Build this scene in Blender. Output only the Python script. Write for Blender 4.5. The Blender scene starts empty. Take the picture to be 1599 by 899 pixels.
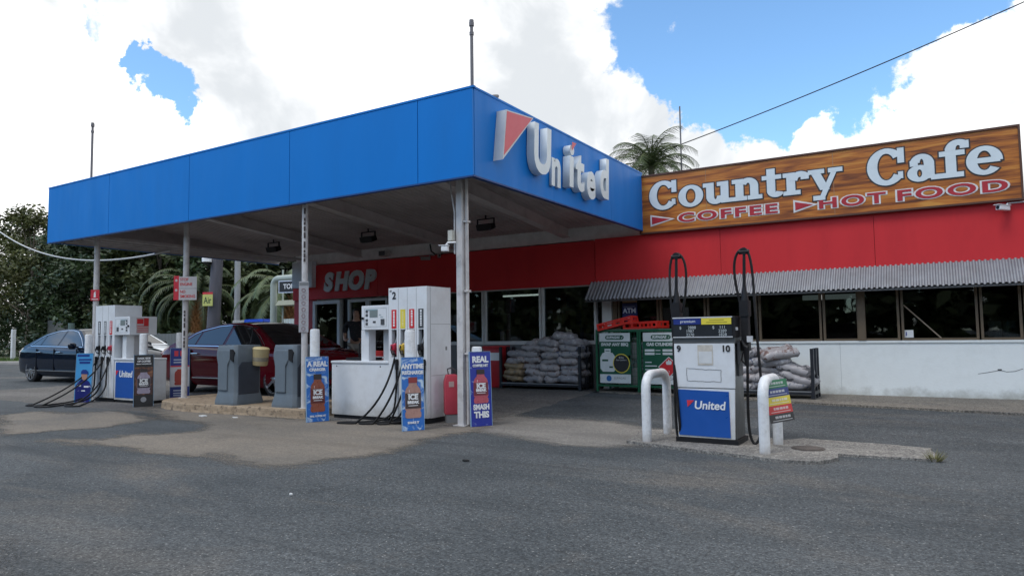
import bpy, bmesh, math, random
from math import radians as R, sin, cos, pi
from mathutils import Vector, Matrix, noise

SC = bpy.context.scene
COL = SC.collection
random.seed(7)

# ------------------------------------------------------------------ camera
cam = bpy.data.cameras.new('camera'); camo = bpy.data.objects.new('camera', cam); COL.objects.link(camo)
SC.camera = camo
cam.sensor_width = 36; cam.lens = 36 * 1087.43 / 1599; cam.clip_start = 0.05; cam.clip_end = 3000
_yaw, _pitch, _roll = -0.550849, 0.0663768, -0.0140263
_f = Vector((sin(_yaw) * cos(_pitch), cos(_yaw) * cos(_pitch), sin(_pitch)))
_r = Vector((cos(_yaw), -sin(_yaw), 0)); _u = _r.cross(_f)
_r, _u = cos(_roll) * _r + sin(_roll) * _u, -sin(_roll) * _r + cos(_roll) * _u
M3 = Matrix((_r, _u, -_f)).transposed().to_4x4()
camo.matrix_world = Matrix.Translation((0, 0, 1.15)) @ M3

# ------------------------------------------------------------------ light
SUN_EL, SUN_AZ = 58.0, 200.0        # azimuth clockwise from +Y: the sun stands behind the camera, a little to the left
SC.view_settings.view_transform = 'Standard'; SC.view_settings.look = 'None'
SC.view_settings.exposure = 0.36; SC.view_settings.gamma = 1.0
W = bpy.data.worlds.new('World'); SC.world = W; W.use_nodes = True
nt = W.node_tree; nt.nodes.clear()
def N(t, **k):
    n = nt.nodes.new(t)
    for a, b in k.items(): setattr(n, a, b)
    return n
L = lambda a, b: nt.links.new(a, b)
sky = N('ShaderNodeTexSky'); sky.sky_type = 'NISHITA'; sky.sun_disc = False
sky.sun_elevation = R(SUN_EL); sky.sun_rotation = R(SUN_AZ); sky.air_density = 1.0; sky.dust_density = 0.6; sky.ozone_density = 1.0
tc = N('ShaderNodeTexCoord')
def math_(op, a, b=None, clamp=False):
    n = N('ShaderNodeMath', operation=op); n.use_clamp = clamp
    for i, v in enumerate((a, b)):
        if v is None: continue
        if isinstance(v, (int, float)): n.inputs[i].default_value = v
        else: L(v, n.inputs[i])
    return n.outputs[0]
def noise_(scale, detail, rough, vec=None, dist=0.0):
    n = N('ShaderNodeTexNoise'); n.inputs['Scale'].default_value = scale; n.inputs['Detail'].default_value = detail
    n.inputs['Roughness'].default_value = rough; n.inputs['Distortion'].default_value = dist
    L(vec or tc.outputs['Generated'], n.inputs['Vector']); return n.outputs['Fac']
# directions in the sky with open blue (negative) or thick cloud (positive): direction, angular radius, weight
CLOUDS = [((-.2539, .888, .3834), .11, -.60), ((-.1333, .918, .3736), .15, -.62), ((-.2406, .9216, .3047), .085, -.55),
          ((-.0144, .9256, .3783), .13, -.6), ((-.3321, .8809, .3372), .045, -.45), ((-.20, .930, .300), .07, -.40), ((-.13, .925, .50), .20, -.6),
          ((-.811, .4899, .311), .036, -.90), ((-.8225, .4700, .326), .022, -.5), ((-.8295, .4027, .3869), .020, -.5),
          ((-.3700, .8800, .2983), .09, .30), ((-.0073, .9643, .2446), .13, .55), ((.06, .95, .27), .10, .5), ((-.15, .96, .225), .10, .5), ((-.55, .75, .40), .3, .3), ((-.86, .42, .27), .2, .1),
          ((.35, -.9, .35), 1.25, -.42), ((-.88, -.42, .25), .55, -.8)]
acc = math_('MULTIPLY', math_('SUBTRACT', noise_(8.0, 10, .64, dist=.25), .5), 2.3)
acc = math_('ADD', acc, math_('MULTIPLY', math_('SUBTRACT', noise_(2.2, 4, .5), .5), .7))
acc = math_('ADD', acc, 0.98)
def warp(scale, detail, amt, vec):
    n = N('ShaderNodeTexNoise'); n.inputs['Scale'].default_value = scale; n.inputs['Detail'].default_value = detail; n.inputs['Roughness'].default_value = .62; L(tc.outputs['Generated'], n.inputs['Vector'])
    s = N('ShaderNodeVectorMath', operation='SUBTRACT'); L(n.outputs['Color'], s.inputs[0]); s.inputs[1].default_value = (.5, .5, .5)
    m = N('ShaderNodeVectorMath', operation='SCALE'); L(s.outputs[0], m.inputs[0]); m.inputs['Scale'].default_value = amt
    a = N('ShaderNodeVectorMath', operation='ADD'); L(vec, a.inputs[0]); L(m.outputs[0], a.inputs[1]); return a.outputs[0]
nrm = N('ShaderNodeVectorMath', operation='NORMALIZE'); L(warp(9, 9, .26, tc.outputs['Generated']), nrm.inputs[0])
for d, rad, wgt in CLOUDS:
    v = Vector(d).normalized()
    dp = N('ShaderNodeVectorMath', operation='DOT_PRODUCT'); L(nrm.outputs[0], dp.inputs[0]); dp.inputs[1].default_value = v
    mr = N('ShaderNodeMapRange', interpolation_type='SMOOTHSTEP'); L(dp.outputs['Value'], mr.inputs[0])
    mr.inputs[1].default_value = cos(rad * 1.35); mr.inputs[2].default_value = cos(rad * .55); mr.inputs[3].default_value = 0; mr.inputs[4].default_value = wgt
    acc = math_('ADD', acc, mr.outputs[0])
mk = N('ShaderNodeMapRange', interpolation_type='SMOOTHSTEP'); L(acc, mk.inputs[0])
mk.inputs[1].default_value = .34; mk.inputs[2].default_value = .74
thin = math_('MULTIPLY', mk.outputs[0], 1.0)
# cloud body: bright tops, soft grey hollows
shade = N('ShaderNodeMapRange', interpolation_type='SMOOTHSTEP'); L(noise_(3.6, 6, .55, dist=.6), shade.inputs[0])
shade.inputs[1].default_value = .36; shade.inputs[2].default_value = .58
cc = N('ShaderNodeMix', data_type='RGBA'); L(shade.outputs[0], cc.inputs['Factor'])
cc.inputs['A'].default_value = (6.2, 6.5, 6.8, 1); cc.inputs['B'].default_value = (11.5, 11.5, 11.5, 1)
boost = N('ShaderNodeMix', data_type='RGBA', blend_type='MULTIPLY'); boost.inputs['Factor'].default_value = 1
L(sky.outputs[0], boost.inputs['A']); boost.inputs['B'].default_value = (1.36, 1.75, 1.95, 1)
mx = N('ShaderNodeMix', data_type='RGBA'); L(thin, mx.inputs['Factor']); L(boost.outputs['Result'], mx.inputs['A']); L(cc.outputs['Result'], mx.inputs['B'])
bg = N('ShaderNodeBackground'); bg.inputs['Strength'].default_value = 0.1; L(mx.outputs['Result'], bg.inputs['Color'])
wo = N('ShaderNodeOutputWorld'); L(bg.outputs[0], wo.inputs['Surface'])
sl = bpy.data.lights.new('sun', 'SUN'); sl.energy = 1.1; sl.angle = R(24); sl.color = (1, .96, .9)
so = bpy.data.objects.new('sun', sl); COL.objects.link(so)
_sd = Vector((sin(R(SUN_AZ)) * cos(R(SUN_EL)), cos(R(SUN_AZ)) * cos(R(SUN_EL)), sin(R(SUN_EL))))
so.rotation_euler = _sd.to_track_quat('Z', 'Y').to_euler(); so.location = _sd * 60

# ------------------------------------------------------------------ materials
MATS = {}
def M(name, col=(.5, .5, .5), rough=.5, metal=0., var=.12, scale=6., dirt=None, dirt_amt=.0, dirt_scale=2.5, bump=0., bscale=40., coat=0., spec=.5, emit=None, estr=0., stretch=None):
    if name in MATS: return MATS[name]
    m = bpy.data.materials.new(name); m.use_nodes = True; t = m.node_tree; b = t.nodes['Principled BSDF']
    b.inputs['Roughness'].default_value = rough; b.inputs['Metallic'].default_value = metal; b.inputs['Specular IOR Level'].default_value = spec
    b.inputs['Coat Weight'].default_value = coat; b.inputs['Coat Roughness'].default_value = .03
    def nn(ty): return t.nodes.new(ty)
    g = nn('ShaderNodeTexCoord'); vec = g.outputs['Object']
    if stretch:
        mp = nn('ShaderNodeMapping'); mp.inputs['Scale'].default_value = stretch; t.links.new(vec, mp.inputs[0]); vec = mp.outputs[0]
    def nz(sc, det=5, ro=.6):
        x = nn('ShaderNodeTexNoise'); x.inputs['Scale'].default_value = sc; x.inputs['Detail'].default_value = det; x.inputs['Roughness'].default_value = ro
        t.links.new(vec, x.inputs['Vector']); return x.outputs['Fac']
    def mp_(v, a, c, lo, hi):
        x = nn('ShaderNodeMapRange'); t.links.new(v, x.inputs[0])
        for i, q in enumerate((a, c, lo, hi)): x.inputs[i + 1].default_value = q
        return x.outputs[0]
    hv = nn('ShaderNodeHueSaturation'); hv.inputs['Color'].default_value = (*col, 1)
    t.links.new(mp_(nz(scale), .25, .75, 1 - var, 1 + var), hv.inputs['Value']); out = hv.outputs[0]
    if dirt:
        mx = nn('ShaderNodeMix'); mx.data_type = 'RGBA'; mx.inputs['B'].default_value = (*dirt, 1)
        t.links.new(out, mx.inputs['A']); t.links.new(mp_(nz(dirt_scale, 8, .68), .48, .78, 0, dirt_amt), mx.inputs['Factor']); out = mx.outputs['Result']
    t.links.new(out, b.inputs['Base Color'])
    if bump:
        bp = nn('ShaderNodeBump'); bp.inputs['Strength'].default_value = bump; bp.inputs['Distance'].default_value = .02
        t.links.new(nz(bscale, 6, .6), bp.inputs['Height']); t.links.new(bp.outputs[0], b.inputs['Normal'])
    if rough > .15 and var:
        t.links.new(mp_(nz(scale * 2.3), .3, .7, max(0, rough - .08), min(1, rough + .08)), b.inputs['Roughness'])
    if emit: b.inputs['Emission Color'].default_value = (*emit, 1); b.inputs['Emission Strength'].default_value = estr
    MATS[name] = m; return m

def glass_mat(name, tint=(.35, .4, .4), refl=1.0):
    if name in MATS: return MATS[name]
    m = bpy.data.materials.new(name); m.use_nodes = True; t = m.node_tree; t.nodes.clear()
    tr = t.nodes.new('ShaderNodeBsdfTransparent'); tr.inputs[0].default_value = (*tint, 1)
    gl = t.nodes.new('ShaderNodeBsdfGlossy'); gl.inputs['Roughness'].default_value = .02; gl.inputs[0].default_value = (.8 * refl, .85 * refl, .88 * refl, 1)
    fr = t.nodes.new('ShaderNodeFresnel'); fr.inputs[0].default_value = 1.6
    mx = t.nodes.new('ShaderNodeMixShader'); o = t.nodes.new('ShaderNodeOutputMaterial')
    t.links.new(fr.outputs[0], mx.inputs[0]); t.links.new(tr.outputs[0], mx.inputs[1]); t.links.new(gl.outputs[0], mx.inputs[2]); t.links.new(mx.outputs[0], o.inputs[0])
    MATS[name] = m; return m

BLUE = M('blue_fascia_paint', (.003, .180, .58), .5, var=.05, scale=1.2, dirt=(.012, .15, .46), dirt_amt=.45, dirt_scale=1.0, spec=.22, stretch=(1.6, 1.6, .35), bump=.06, bscale=3)
PANEL_BLUE = M('blue_panel', (.012, .085, .36), .35, var=.05)
RED = M('red_fascia_paint', (.62, .034, .040), .55, var=.05, scale=1.0, dirt=(.40, .022, .03), dirt_amt=.5, dirt_scale=1.2, spec=.22, stretch=(1.4, 1, .4), bump=.06, bscale=3)
SIGN_RED = M('sign_red', (.62, .035, .06), .4, var=.04)
WHITE = M('white_paint', (.74, .76, .77), .4, var=.05, dirt=(.38, .35, .3), dirt_amt=.35, dirt_scale=4)
CLEAN_WHITE = M('clean_white', (.78, .79, .8), .4, var=.03)
LETTER = M('letter_white', (.68, .74, .76), .35, var=.05, dirt=(.45, .48, .5), dirt_amt=.3)
LETTER_SIDE = M('letter_return', (.55, .57, .58), .4, var=.06)
GREY_LETTER = M('grey_letter', (.50, .52, .54), .4, var=.06)
SOFFIT = M('soffit_sheet', (.47, .43, .415), .7, var=.15, scale=1.5, dirt=(.18, .155, .145), dirt_amt=.7, dirt_scale=.9)
BEAM = M('beam_paint', (.55, .52, .50), .6, var=.1, dirt=(.15, .13, .12), dirt_amt=.5, dirt_scale=2)
POLE = M('pole_paint', (.58, .56, .55), .5, var=.08, scale=4, dirt=(.16, .13, .12), dirt_amt=.6, dirt_scale=7)
STEEL = M('grey_steel', (.3, .31, .32), .4, metal=.6, var=.1)
DARK = M('black_plastic', (.014, .014, .016), .5, var=.2, spec=.25)
RUBBER = M('black_rubber', (.010, .010, .011), .6, spec=.25, var=.2, dirt=(.06, .055, .05), dirt_amt=.5, dirt_scale=9)
DGREY = M('dark_grey', (.06, .062, .066), .5, var=.15)
MGREY = M('mid_grey', (.2, .205, .21), .5, var=.12)
CHROME = M('chrome', (.75, .76, .78), .12, metal=1, var=0)
GLASS = glass_mat('window_glass')
DARKGLASS = M('tinted_glass', (.01, .012, .014), .03, var=0, spec=.9)
YELLOW = M('yellow_label', (.75, .62, .06), .45, var=.05)
INK = M('black_ink', (.02, .02, .022), .5, var=.1)
SIGNRED2 = M('label_red', (.58, .02, .025), .45, var=.05)
WALLW = M('white_render_wall', (.76, .80, .80), .7, var=.05, scale=1.5, dirt=(.42, .44, .42), dirt_amt=.35, dirt_scale=1.6, bump=.15, bscale=30)
def stain_low(m, zlo, zhi, col, amt):
    t = m.node_tree; b = t.nodes['Principled BSDF']; src = b.inputs['Base Color'].links[0].from_socket
    g = t.nodes.new('ShaderNodeNewGeometry'); sp = t.nodes.new('ShaderNodeSeparateXYZ'); t.links.new(g.outputs['Position'], sp.inputs[0])
    n = t.nodes.new('ShaderNodeTexNoise'); n.inputs['Scale'].default_value = 3.5; n.inputs['Detail'].default_value = 9; n.inputs['Roughness'].default_value = .7; t.links.new(g.outputs['Position'], n.inputs['Vector'])
    a = t.nodes.new('ShaderNodeMath'); a.operation = 'MULTIPLY_ADD'; t.links.new(n.outputs['Fac'], a.inputs[0]); a.inputs[1].default_value = -(zhi - zlo) * 2.2; t.links.new(sp.outputs['Z'], a.inputs[2])
    r = t.nodes.new('ShaderNodeMapRange'); t.links.new(a.outputs[0], r.inputs[0]); r.inputs[1].default_value = zlo - (zhi - zlo) * 1.1; r.inputs[2].default_value = zhi - (zhi - zlo) * 1.1; r.inputs[3].default_value = amt; r.inputs[4].default_value = 0
    x = t.nodes.new('ShaderNodeMix'); x.data_type = 'RGBA'; t.links.new(r.outputs[0], x.inputs['Factor']); t.links.new(src, x.inputs['A']); x.inputs['B'].default_value = (*col, 1); t.links.new(x.outputs['Result'], b.inputs['Base Color'])
stain_low(WALLW, .03, .22, (.22, .21, .17), .75)
ALU = M('window_frame_white', (.62, .63, .63), .4, var=.06)
BROWN = M('brown_frame', (.13, .095, .06), .5, var=.15)

# ------------------------------------------------------------------ helpers
def gnd(y): return max(0., min(1., (y - 8) / 4.74)) * .056
class MB:
    def __init__(s, o=(0, 0, 0)): s.v = []; s.f = []; s.mi = []; s.o = Vector(o)
    def add(s, vs, fs, mi=0):
        k = len(s.v); s.v += [Vector(p) - s.o for p in vs]; s.f += [tuple(i + k for i in f) for f in fs]; s.mi += [mi] * len(fs); return s
    def box(s, x0, x1, y0, y1, z0, z1, mi=0, m=None):
        x0, x1 = sorted((x0, x1)); y0, y1 = sorted((y0, y1)); z0, z1 = sorted((z0, z1))
        vs = [Vector(p) for p in ((x0, y0, z0), (x1, y0, z0), (x1, y1, z0), (x0, y1, z0), (x0, y0, z1), (x1, y0, z1), (x1, y1, z1), (x0, y1, z1))]
        if m: vs = [m @ p for p in vs]
        return s.add(vs, [(0, 3, 2, 1), (4, 5, 6, 7), (0, 1, 5, 4), (1, 2, 6, 5), (2, 3, 7, 6), (3, 0, 4, 7)], mi)
    def prism(s, pts, ax, a0, a1, mi=0, m=None):
        # pts in the plane square to ax ('x': (y,z), 'y': (x,z), 'z': (x,y)), pushed from a0 to a1
        def P(p, a): return Vector((a, p[0], p[1])) if ax == 'x' else Vector((p[0], a, p[1])) if ax == 'y' else Vector((p[0], p[1], a))
        n = len(pts); vs = [P(p, a0) for p in pts] + [P(p, a1) for p in pts]
        if m: vs = [m @ p for p in vs]
        return s.add(vs, [tuple(range(n))[::-1], tuple(range(n, 2 * n))] + [(i, (i + 1) % n, (i + 1) % n + n, i + n) for i in range(n)], mi)
    def tube(s, pts, r, n=8, mi=0, caps=True):
        pts = [Vector(p) for p in pts]; rs = r if isinstance(r, (list, tuple)) else [r] * len(pts)
        rings = []; up = None
        for i, p in enumerate(pts):
            d = (pts[min(i + 1, len(pts) - 1)] - pts[max(i - 1, 0)]).normalized()
            if up is None: up = Vector((0, 0, 1)) if abs(d.z) < .9 else Vector((1, 0, 0))
            a = d.cross(up).normalized(); b = a.cross(d).normalized(); up = b
            rings.append([p + (a * cos(2 * pi * k / n) + b * sin(2 * pi * k / n)) * rs[i] for k in range(n)])
        vs = [q for rg in rings for q in rg]; fs = []
        for i in range(len(pts) - 1):
            for k in range(n): fs.append((i * n + k, i * n + (k + 1) % n, (i + 1) * n + (k + 1) % n, (i + 1) * n + k))
        if caps: fs += [tuple(range(n))[::-1], tuple(range((len(pts) - 1) * n, len(pts) * n))]
        return s.add(vs, fs, mi)
    def cyl(s, x, y, z0, z1, r, n=16, mi=0, r1=None): return s.tube([(x, y, z0), (x, y, z1)], [r, r if r1 is None else r1], n, mi)
    def disc(s, c, nrm, r, t=.004, n=24, mi=0):
        c = Vector(c); nv = Vector(nrm).normalized(); return s.tube([c, c + nv * t], r, n, mi)
    def lathe(s, prof, n=20, mi=0, m=None):
        vs = []; fs = []
        for (r, z) in prof:
            for k in range(n):
                p = Vector((r * cos(2 * pi * k / n), r * sin(2 * pi * k / n), z)); vs.append(m @ p if m else p)
        for i in range(len(prof) - 1):
            for k in range(n): fs.append((i * n + k, i * n + (k + 1) % n, (i + 1) * n + (k + 1) % n, (i + 1) * n + k))
        fs += [tuple(range(n))[::-1], tuple(range((len(prof) - 1) * n, len(prof) * n))]
        return s.add(vs, fs, mi)
    def mesh(s, name, mats, bevel=0, smooth=False, segs=2):
        me = bpy.data.meshes.new(name); me.from_pydata(s.v, [], s.f)
        mats = mats if isinstance(mats, (list, tuple)) else [mats]
        for q in mats: me.materials.append(q)
        me.polygons.foreach_set('material_index', s.mi)
        bm = bmesh.new(); bm.from_mesh(me)
        bmesh.ops.recalc_face_normals(bm, faces=bm.faces)
        if bevel:
            es = [e for e in bm.edges if len(e.link_faces) == 2 and e.calc_face_angle(0) > R(30)]
            bmesh.ops.bevel(bm, geom=es, offset=bevel, segments=segs, affect='EDGES', profile=.6, clamp_overlap=True)
        bm.to_mesh(me); bm.free()
        if smooth:
            for p in me.polygons: p.use_smooth = True
            me.set_sharp_from_angle(angle=R(38))
        me.update(); return me
    def build(s, name, mats, parent=None, bevel=0, smooth=False, label=None, loc=None, segs=2):
        o = bpy.data.objects.new(name, s.mesh(name, mats, bevel, smooth, segs)); COL.objects.link(o)
        if parent: o.parent = parent
        if label: o['label'] = label
        if loc: o.location = loc
        return o
def tag(o, label, cat, group=None, kind=None):
    o['label'] = label; o['category'] = cat
    if group: o['group'] = group
    if kind: o['kind'] = kind
    return o
def thing(name, label, cat, loc=(0, 0, 0), rz=0., group=None):
    o = bpy.data.objects.new(name, None); COL.objects.link(o); o.empty_display_size = .2
    o.location = loc; o.rotation_euler = (0, 0, rz); return tag(o, label, cat, group)
def struct(o): o['kind'] = 'structure'; return o
def dup(root, loc, rz, label=None, group=None, scale=None):
    r = root.copy(); COL.objects.link(r); r.location = loc; r.rotation_euler = (0, 0, rz)
    if scale: r.scale = scale
    if label: r['label'] = label
    if group: r['group'] = group
    for ch in list(root.children):
        c = ch.copy(); COL.objects.link(c); c.parent = r
        for g in ch.children:
            d = g.copy(); COL.objects.link(d); d.parent = c
    return r
def adopt(o, parent): o.parent = parent; return o
TCACHE = {}
def T(name, s, size, m, parent=None, loc=(0, 0, 0), rot=(pi / 2, 0, 0), ext=.0015, bold=0., shear=0., sx=1., align='CENTER', space=1.):
    key = (s, size, ext, bold, shear, align, space, m.name)
    if key not in TCACHE:
        cu = bpy.data.curves.new(name, 'FONT'); cu.body = s; cu.size = size; cu.extrude = ext; cu.offset = bold; cu.shear = shear
        cu.align_x = align; cu.align_y = 'CENTER'; cu.space_character = space; cu.resolution_u = 4
        tmp = bpy.data.objects.new('tmp', cu); me = bpy.data.meshes.new_from_object(tmp); bpy.data.objects.remove(tmp); bpy.data.curves.remove(cu)
        me.materials.clear(); me.materials.append(m); TCACHE[key] = me
    o = bpy.data.objects.new(name, TCACHE[key]); COL.objects.link(o); o.location = loc; o.rotation_euler = rot; o.scale = (sx, 1, 1)
    if parent: o.parent = parent
    return o
def arc(cx, cy, r, a0, a1, n=8): return [(cx + r * cos(R(a0 + (a1 - a0) * i / n)), cy + r * sin(R(a0 + (a1 - a0) * i / n))) for i in range(n + 1)]
def bez(p0, p1, p2, p3, n=14):
    p0, p1, p2, p3 = map(Vector, (p0, p1, p2, p3)); return [((1 - t) ** 3) * p0 + 3 * t * (1 - t) ** 2 * p1 + 3 * t * t * (1 - t) * p2 + t ** 3 * p3 for t in [i / n for i in range(n + 1)]]
# ------------------------------------------------------------------ ground
def ground_mat(name, c0, c1, grit, bump, tan=None, crack=True, fade=0., grain=1.):
    m = bpy.data.materials.new(name); m.use_nodes = True; t = m.node_tree; b = t.nodes['Principled BSDF']
    b.inputs['Roughness'].default_value = .85; b.inputs['Specular IOR Level'].default_value = .3
    g = t.nodes.new('ShaderNodeNewGeometry'); vec = g.outputs['Position']
    def nz(sc, det=5, ro=.6, st=None, dist=0):
        v = vec
        if st:
            mp = t.nodes.new('ShaderNodeMapping'); mp.inputs['Scale'].default_value = st; mp.inputs['Rotation'].default_value = (0, 0, .35); t.links.new(vec, mp.inputs[0]); v = mp.outputs[0]
        x = t.nodes.new('ShaderNodeTexNoise'); x.inputs['Scale'].default_value = sc; x.inputs['Detail'].default_value = det; x.inputs['Roughness'].default_value = ro; x.inputs['Distortion'].default_value = dist
        t.links.new(v, x.inputs['Vector']); return x.outputs['Fac']
    def mr(v, a, c, lo, hi, sm=False):
        x = t.nodes.new('ShaderNodeMapRange'); x.interpolation_type = 'SMOOTHSTEP' if sm else 'LINEAR'; t.links.new(v, x.inputs[0])
        for i, q in enumerate((a, c, lo, hi)): x.inputs[i + 1].default_value = q
        return x.outputs[0]
    def mix(f, a, c, bt='MIX'):
        x = t.nodes.new('ShaderNodeMix'); x.data_type = 'RGBA'; x.blend_type = bt
        for k, q in (('Factor', f), ('A', a), ('B', c)):
            if isinstance(q, (tuple, float, int)): x.inputs[k].default_value = q if not isinstance(q, tuple) else (*q, 1)
            else: t.links.new(q, x.inputs[k])
        return x.outputs['Result']
    col = mix(mr(nz(.55, 5, .6, (1, 1.9, 1)), .36, .66, 0, 1, True), c0, c1)
    if tan: col = mix(mr(nz(.28, 7, .62, (1, 2.4, 1), .6), .52, .72, 0, .75, True), col, tan)
    col = mix(mr(nz(.9, 8, .7, (.5, 2.6, 1)), .56, .74, 0, .45, True), col, tuple(q * .6 for q in c0))      # old drips and tyre wear
    col = mix(mr(nz(.42, 9, .72, (1, 1.5, 1), .9), .60, .70, 0, .55, True), col, tuple(q * .45 for q in c0))      # oil stains
    col = mix(mr(nz(2.6, 7, .7), .55, .75, 0, .35), col, tan or c1)
    gr = nz(grit, 2, .75); g2 = nz(grit * .36, 3, .8)
    col = mix(1.0, col, mix(mr(gr, .32, .68, 0, 1), (1 - .6 * grain, 1 - .6 * grain, 1 - .59 * grain), (1 + .62 * grain, 1 + .62 * grain, 1 + .6 * grain)), 'MULTIPLY')
    col = mix(1.0, col, mix(mr(g2, .34, .66, 0, 1), (1 - .38 * grain, 1 - .38 * grain, 1 - .37 * grain), (1 + .36 * grain, 1 + .36 * grain, 1 + .35 * grain)), 'MULTIPLY')
    fine = nz(grit * .8, 1, .5); col = mix(mr(fine, .68, .73, 0, .75 * grain), col, (.30, .30, .29))
    if crack:
        sc_ = nz(1.0, 3, .5, (.16, 2.6, 1), .5); col = mix(mr(sc_, .60, .68, 0, .30, True), col, tuple(q * .62 for q in c0))
        vo = t.nodes.new('ShaderNodeTexVoronoi'); vo.feature = 'DISTANCE_TO_EDGE'; vo.inputs['Scale'].default_value = .33
        w = t.nodes.new('ShaderNodeVectorMath'); w.operation = 'ADD'; ns = t.nodes.new('ShaderNodeTexNoise'); ns.inputs['Scale'].default_value = 1.4; ns.inputs['Detail'].default_value = 6
        t.links.new(vec, ns.inputs['Vector']); t.links.new(vec, w.inputs[0]); t.links.new(ns.outputs['Color'], w.inputs[1]); t.links.new(w.outputs[0], vo.inputs['Vector'])
        col = mix(mr(vo.outputs['Distance'], .0, .004, .28, 0), col, (.02, .02, .02))
    t.links.new(col, b.inputs['Base Color'])
    bp = t.nodes.new('ShaderNodeBump'); bp.inputs['Strength'].default_value = bump; bp.inputs['Distance'].default_value = .008
    t.links.new(gr, bp.inputs['Height']); t.links.new(bp.outputs[0], b.inputs['Normal'])
    if fade:      # the rim of a worn patch breaks up instead of ending in a line
        at = t.nodes.new('ShaderNodeAttribute'); at.attribute_name = 'rim'
        def M2(op, u, v):
            x = t.nodes.new('ShaderNodeMath'); x.operation = op
            for i, q in enumerate((u, v)):
                if isinstance(q, (int, float)): x.inputs[i].default_value = q
                else: t.links.new(q, x.inputs[i])
            return x.outputs[0]
        e = M2('ADD', at.outputs['Fac'], M2('MULTIPLY', M2('SUBTRACT', nz(1.5, 9, .7, (1, 2.3, 1), .4), .5), fade * 5.0)); e = M2('ADD', e, M2('MULTIPLY', M2('SUBTRACT', nz(26, 3, .7), .5), fade * 1.3))
        tr = t.nodes.new('ShaderNodeBsdfTransparent'); ms = t.nodes.new('ShaderNodeMixShader'); t.links.new(mr(e, -.20, .17, 0, 1, True), ms.inputs[0]); t.links.new(tr.outputs[0], ms.inputs[1]); t.links.new(b.outputs[0], ms.inputs[2])
        t.links.new(ms.outputs[0], t.nodes['Material Output'].inputs['Surface'])
    MATS[name] = m; return m
ASPHALT = ground_mat('asphalt', (.050, .057, .062), (.078, .085, .090), 62, .7, tan=(.125, .113, .100))
TAN = ground_mat('worn_tan_concrete', (.200, .172, .140), (.150, .134, .114), 60, .3, tan=(.095, .092, .088), fade=.16, grain=.45)
PATH = ground_mat('path_concrete', (.19, .168, .140), (.135, .122, .106), 60, .35, tan=(.10, .098, .096))
CONC = ground_mat('pale_concrete', (.23, .215, .195), (.17, .162, .15), 60, .35, tan=(.13, .125, .12))
CONCF = ground_mat('pale_worn_concrete', (.215, .20, .18), (.16, .15, .138), 60, .35, tan=(.12, .115, .11), fade=.12, grain=.6)
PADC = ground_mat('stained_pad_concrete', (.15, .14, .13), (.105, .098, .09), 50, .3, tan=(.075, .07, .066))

mb = MB()
ys = [-400, 8, 12.74, 900]
for i in range(3):
    mb.add([(-900, ys[i], gnd(ys[i])), (900, ys[i], gnd(ys[i])), (900, ys[i + 1], gnd(ys[i + 1])), (-900, ys[i + 1], gnd(ys[i + 1]))], [(0, 1, 2, 3)])
struct(mb.build('ground', ASPHALT))

def patch(name, pts, off, m, cell=.07, over=.3):
    P = [Vector(p) for p in pts]; n = len(P); x0, x1 = min(p.x for p in P) - over, max(p.x for p in P) + over; y0, y1 = min(p.y for p in P) - over, max(p.y for p in P) + over
    def sd(q):
        ins = False; dm = 9e9
        for i in range(n):
            a, b = P[i], P[(i + 1) % n]
            if (a.y > q.y) != (b.y > q.y) and q.x < (b.x - a.x) * (q.y - a.y) / (b.y - a.y) + a.x: ins = not ins
            ab = b - a; t = max(0, min(1, (q - a).dot(ab) / ab.length_squared)); dm = min(dm, (q - a - ab * t).length)
        return dm if ins else -dm
    nx, ny = int((x1 - x0) / cell) + 1, int((y1 - y0) / cell) + 1; ds = {}; vs = []; ids = {}; rim = []; fs = []
    for j in range(ny + 1):
        for i in range(nx + 1): ds[i, j] = sd(Vector((x0 + i * cell, y0 + j * cell)))
    def vid(i, j):
        if (i, j) not in ids: ids[i, j] = len(vs); y = y0 + j * cell; vs.append((x0 + i * cell, y, gnd(y) + off)); rim.append(ds[i, j])
        return ids[i, j]
    for j in range(ny):
        for i in range(nx):
            if max(ds[i, j], ds[i + 1, j], ds[i, j + 1], ds[i + 1, j + 1]) > -over: fs.append((vid(i, j), vid(i + 1, j), vid(i + 1, j + 1), vid(i, j + 1)))
    me = bpy.data.meshes.new(name); me.from_pydata(vs, [], fs); at = me.attributes.new('rim', 'FLOAT', 'POINT'); at.data.foreach_set('value', rim); me.materials.append(m)
    o = bpy.data.objects.new(name, me); COL.objects.link(o); return struct(o)

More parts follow.
